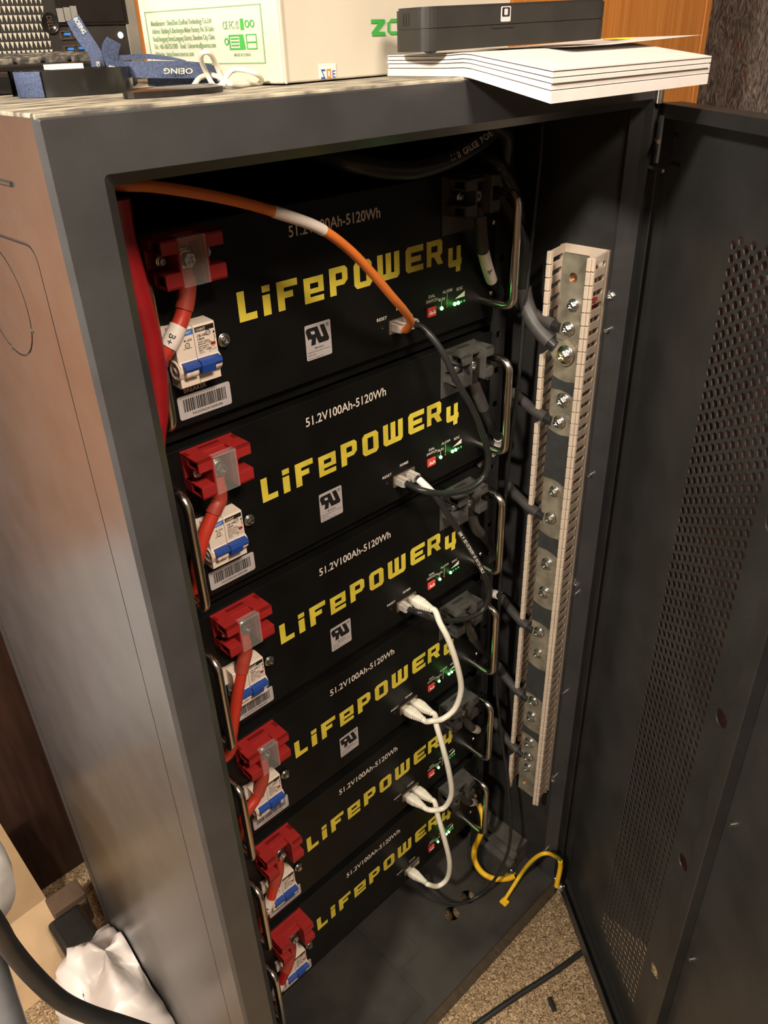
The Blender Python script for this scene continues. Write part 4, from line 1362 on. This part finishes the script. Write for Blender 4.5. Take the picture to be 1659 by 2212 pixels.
tm.add([tp3((p[0] - ax) / (bx - ax), p[1] / 0.72) for p in vs], fs)
tp4 = lambda a, b: Vector(at(*z3(1180 + a * 100 + b * 10, 745 + a * 30 - b * 40), y=2 - a * 3))
tm.add([tp4((p[0] - ax) / (bx - ax), p[1] / 0.72) for p in vs], fs)
tm.build('strap_lettering', CREAM, lan)

# rolled black belt with a navy edge
bx_, by_ = -96.0, 14.0
m = MB()
sp = []
for i in range(120):
    a = i * 0.18
    r = 22 + i * 0.17
    sp.append((bx_ + r * math.cos(a), by_ + r * 0.8 * math.sin(a)))
o_ = [[Vector((p[0], p[1], ZT + 0.3)), Vector((p[0], p[1], ZT + 15))] for p in sp]
m.grid(o_)
o2 = [[Vector((bx_ + (p[0] - bx_) * .965, by_ + (p[1] - by_) * .965, ZT + 0.3)), Vector((bx_ + (p[0] - bx_) * .965, by_ + (p[1] - by_) * .965, ZT + 15))] for p in sp]
m.grid(o2)
m.grid([[a[1], b[1]] for a, b in zip(o_, o2)], False)
roll = m.build('rolled_strap', GLOSS)
tag(roll, 'rolled up dark strap with a navy edge near the cabinet top corner', 'strap')
o3 = [[Vector((bx_ + (p[0] - bx_) * 1.02, by_ + (p[1] - by_) * 1.02, z)) for z in (ZT + 0.3, ZT + 14.6)] for i, p in enumerate(sp) if 84 <= i <= 91]
MB().grid(o3).grid([[p + Vector((-0.6, -0.6, 0)) for p in r] for r in o3]).build('woven_facing', NAVY, roll)
# small white piece resting on the roll
wq = at(138, 165, y=8)
tag(MB().prism([[(wq.x - 11, 2), (wq.x + 12, 2), (wq.x + 11, 12), (wq.x + 4, 15), (wq.x - 10, 13)]], XY, ZT + 15.1, ZT + 18).build('white_plastic_piece', PAPER), 'small flat white piece lying on the rolled dark strap', 'piece')
# flat glossy dark thing at the front edge
gq0, gq1 = at(265, 203, z=ZT + 2), at(472, 192, z=ZT + 2)
c_ = (gq0 + gq1) / 2
m = MB()
pr = []
for i in range(28):
    t = 2 * math.pi * i / 28
    pr.append((c_.x + 34 * math.cos(t), c_.y - 4 + 13 * math.sin(t)))
m.prism([pr], XY, ZT + 0.3, ZT + 3.4, (True, False))
m.add([(p[0], p[1], ZT + 3.4) for p in pr] + [(c_.x + (p[0] - c_.x) * .8, c_.y - 4 + (p[1] - c_.y + 4) * .7, ZT + 5.0) for p in pr], [(i, (i + 1) % 28, 28 + (i + 1) % 28, 28 + i) for i in range(28)] + [tuple(range(28, 56))], True)
tag(m.build('dark_lens', mat('brown_gloss', (0.014, 0.011, 0.010), 0.16, var=0.2)), 'flat oval dark glossy lens lying at the front edge of the cabinet top', 'lens')

# keyboard and computer behind
kb = thing('keyboard', (-150, 130, ZT), 'black keyboard lying in front of the black computer', 'keyboard')
MB().box(-330, -22, 62, 168, ZT + 0.2, ZT + 14, 3.0).box(-330, -22, 70, 166, ZT + 13, ZT + 18, 1.5).build('keyboard_body', GLOSS, kb)
m = MB()
for r in range(5):
    for c in range(15):
        x = -326 + c * 20 + (r % 2) * 6
        m.box(x, x + 16.5, 74 + r * 18, 89 + r * 18, ZT + 17, ZT + 22 + r * 0.6, 1.2)
m.build('keys', mat('dusty_keys', (0.030, 0.027, 0.024), 0.5, color2=(0.22, 0.19, 0.15), thr=(0.45, 0.75), scale=160), kb)
PY = 205.0
pc = thing('desktop_computer', (-150, 330, ZT), 'black desktop computer with a triangle grille and round badge behind the keyboard', 'computer')
PCX0, PCX1 = -400.0, 63.0
MB().box(PCX0, PCX1, PY, 330, ZT, ZT + 150, 3.0).build('computer_case', PCBLK, pc)
def pf(u, v):
    p = at(u, v, y=PY)
    return (p.x, p.z)
m = MB()
gr0, gr1 = pf(4, 20), pf(112, 100)
for r in range(10):
    for c in range(44):
        x = gr1[0] - 2 - c * 4.0
        z = 199 + r * 6.3
        m.prism([[(x - 1.3, z + 5), (x + 1.7, z + 5), (x + 0.4, z)]], XZ, PY - 0.6, PY - 0.6, (True, False), False)
m.build('front_grille', MESHL, pc)
c1 = pf(107, 50)
MB().rev((c1[0], PY, c1[1]), (0, -1, 0), [(8.0, 0), (8.0, 1.6), (7.2, 2.0), (6.8, 1.2), (0, 1.2)], 28).build('badge', GLOSS, pc, label='round badge')
tm = MB()
vs, fs = glyphs('DELL')
ax, bx = min(p[0] for p in vs), max(p[0] for p in vs)
tm.add([(c1[0] - 2.6 + p[1] / 0.7 * 4.4, PY - 2.2, c1[1] + 5.2 - (p[0] - ax) / (bx - ax) * 10.4) for p in vs], fs)
tm.build('badge_lettering', STEEL, pc)
b0, b1 = pf(120, 18), pf(250, 45)
m = MB()
m.box(b0[0], b1[0] + 12, PY - 1.6, PY + 1, b1[1] - 3, b1[1] + 20, 0.6)
m.box(b0[0] + 2, b1[0] + 8, PY - 2.4, PY, b1[1] - 1, b1[1] + 17, 0.8)
m.build('drive_bay', GLOSS, pc)
m = MB()
for i, (u, v) in enumerate(((128, 33), (143, 31), (157, 28))):
    p = pf(u, v)
    m.box(p[0] - 2.8, p[0] + 2.8, PY - 2.9, PY - 2.4, p[1] - 5.0, p[1] + 5.0)
m.build('drive_labels', mat('grey_label', (0.20, 0.19, 0.17), 0.5), pc)
for (u, v) in ((145, 76), (153, 108), (176, 106), (166, 74)):
    p = pf(u, v)
    m = MB().prism([rrect(p[0] - 6.5, p[0] + 6.5, p[1] - 3.2, p[1] + 3.2, 0.5), rrect(p[0] - 5.6, p[0] + 5.6, p[1] - 2.4, p[1] + 2.4, 0.4)], XZ, PY - 1.2, PY)
    o = m.build('usb_port', STEEL, pc)
    MB().box(p[0] - 2.6, p[0] + 2.6, PY - 1.0, PY, p[1] - 0.2, p[1] + 1.8).build('port_tongue', USBB, o)
p = pf(260, 76)
MB().ball((p[0], PY - 0.4, p[1]), 2.6, (1, .6, 1)).build('power_light', WHITEL, pc, label='lit white power light')
p0 = pf(274, 60)
MB().box(p0[0] - 1, PCX1 + 0.5, PY - 1.5, PY, ZT + 1, ZT + 150, 0.8).build('side_trim', mat('grey_trim', (0.16, 0.145, 0.12), 0.5), pc)

# orange wood cupboard behind, then two added blocks
wd = thing('wooden_cupboard', (700, 420, FLOOR), 'tall orange wood cupboard standing behind the cabinet on the right', 'cupboard')
wy = 350.0
we = at(1540, 0, y=wy).x
MB().box(90, we - 22, wy + 2, 640, FLOOR, 700, 1.5).build('cupboard_body', WOOD, wd)
MB().box(we - 22, we, wy, 640, FLOOR, 700, 1.5).build('side_board', WOOD, wd)
ds_ = thing('orange_reflector', (-760, 640, FLOOR), 'added orange dresser with pale lower doors in the back left corner', 'reflector')  # added for the warm reflection in the cabinet's left side
MB().box(-1200, -345, 500, 860, FLOOR + 0.5, 200, 2).build('reflector_body', WOOD, ds_)
m = MB()
for i in range(2):
    m.box(-1180, -365, 484, 502, FLOOR + 660 + i * 310, FLOOR + 950 + i * 310, 3)
m.build('upper_panels', WOOD, ds_)
m = MB()
for x0, x1 in ((-1180, -775), (-770, -365)):
    m.box(x0, x1, 486, 502, FLOOR + 20, FLOOR + 640, 3)
m.build('lower_panels', mat('pale_grey_paint', (0.70, 0.70, 0.73), 0.5), ds_, label='pale grey lower panels')  # pale tone added for the grey part of that reflection
tag(MB().box(440, 1050, -640, 320, FLOOR + 0.5, FLOOR + 1120, 4).build('dark_backdrop', mat('dark_red_brown', (0.020, 0.006, 0.004), 0.5, var=0.4, scale=12, stretch=(6, 6, 0.6))), 'added dark red brown chest seen only through the door perforations', 'backdrop')  # added behind the open door so its holes look dark

# ------------------------------------------------------------------ floor on the left
cb = [((0, 1778), 470), ((99, 1940), 446), ((145, 2034), 386), ((187, 2106), 376), ((166, 2155), 338)]
R_ = [at(*p, y=y) for p, y in cb]
m = MB()
rows = [[p + Vector((-420 * t / 6 * 1.0, -20 * t / 6, -6 * t / 6)) for t in range(7)] for p in R_]
rows = [[Vector((p.x, p.y, max(p.z, FLOOR + 1))) for p in r] for r in rows]
m.grid(rows, False)
m.grid([[p + Vector((0, 3, -3)) for p in r] for r in rows], False)
tag(m.build('folded_cardboard', CARD), 'folded brown cardboard sheet on the carpet left of the cabinet', 'cardboard')
tag(MB().box(-335, -120, 520, 545, FLOOR + 0.5, FLOOR + 900, 2).build('shade_board', SHADE_BRN), 'dark brown board standing in for shade behind the folded cardboard', 'board')  # dark sheet put where only shade lies, left of the cabinet
q = at(180, 2015, y=400)
tag(MB().box(q.x - 30, q.x + 26, 402, 440, FLOOR + 0.5, FLOOR + 74, 2).box(q.x - 26, q.x + 22, 400, 403, FLOOR + 12, FLOOR + 60, 0.5).build('small_brown_carton', mat('shaded_cardboard', (0.07, 0.042, 0.024), 0.8)), 'small brown carton coloured darker for shade in the gap behind the crumpled white bag', 'box')  # cardboard colour darkened to hold the shade of the gap
q = at(200, 2080, y=330)
tag(MB().box(q.x - 34, q.x + 24, 310, 390, FLOOR + 0.5, FLOOR + 84, 9, seg=3).build('gap_filler', GLOSS), 'black pouch added to darken the gap between the folded cardboard and the white bag', 'filler')  # black shape added to stand for the dark gap
q = at(2, 1858, y=120)
tag(MB().loft([(q + Vector((-60, 0, 0)) + Vector((0, a, 0)), (1, 0, 0), (0, 0, 1), w_, h_) for a, w_, h_ in ((-30, 40, 40), (-24, 62, 62), (0, 68, 68), (40, 68, 68), (60, 60, 60))], 28, 2.6).build('white_round_tub', GREYPL), 'rounded white plastic tub at the left edge above the cardboard', 'tub')
pts = [at(u, v, y=yy) for u, v, yy in ((-60, 1930, 60), (-10, 1995, 70), (20, 2045, 80), (70, 2105, 85), (130, 2160, 80), (190, 2190, 70), (260, 2212, 60), (330, 2235, 40))]
tag(MB().tube(smooth(pts, 8), 10.5, 12).build('thick_black_hose', BLKCAB), 'thick black hose curving past the cardboard at the lower left', 'hose')
p0, p1 = at(-42, 2060, y=150), at(26, 2260, y=90)
tag(MB().cyl(p0 - (p1 - p0) * 0.5, p1 + (p1 - p0) * 0.4, 22, n=20).build('grey_metal_pole', mat('grey_pole_paint', (0.22, 0.22, 0.23), 0.35, 0.6)), 'grey metal pole leaning in the lower left corner', 'pole')
# crumpled bag
rnd = random.Random(5)
bc = at(285, 2170, y=215)
m = MB()
nr, nc = 16, 22
top = at(222, 2040, y=245)
pts = []
for i in range(nr + 1):
    row = []
    for j in range(nc):
        a = 2 * math.pi * j / nc
        t = i / nr
        ph = t * math.pi / 2
        rad = 118 * math.cos(ph) ** 0.7 * (1 + 0.14 * math.sin(5 * a + 3 * t) + rnd.uniform(-.06, .06))
        z = FLOOR + 1 + 118 * math.sin(ph) * (1 + 0.15 * math.sin(3 * a + 1) + rnd.uniform(-.06, .06))
        row.append(Vector((min(bc.x + rad * math.cos(a) * 0.8 + (top.x - bc.x) * t, XL - 2 if z > -1066 else XL + 8), bc.y + rad * math.sin(a) + (top.y - bc.y) * t, max(FLOOR + 0.5, z))))
    pts.append(row)
m.grid(pts, True, True)
tag(m.build('crumpled_white_bag', BAG), 'crumpled white plastic bag on the carpet against the cabinet left side', 'bag')

# ------------------------------------------------------------------ carpet on the right
pts = [at(u, v, z=FLOOR + 5) for u, v in ((1292, 2031), (1270, 2047), (1250, 2062), (1190, 2105), (1120, 2150), (1030, 2212), (930, 2285))]
tag(MB().tube(smooth(pts, 8), 4.6, 10).build('black_floor_cable', BLKCAB), 'black cable lying across the beige carpet below the cabinet', 'cable')
q = at(1192, 2170, z=FLOOR + 2)
q2_ = at(1187, 2158, z=FLOOR + 2)
d_ = (q - q2_).normalized()
tag(MB().cyl(q - d_ * 10, q + d_ * 10, 4.0, n=8).build('black_scrap', BLKCAB), 'small black scrap of cable on the carpet near the open door', 'scrap')

for o in bpy.data.objects:
    for key in ('_o', '_n'):
        if key in o:
            del o[key]
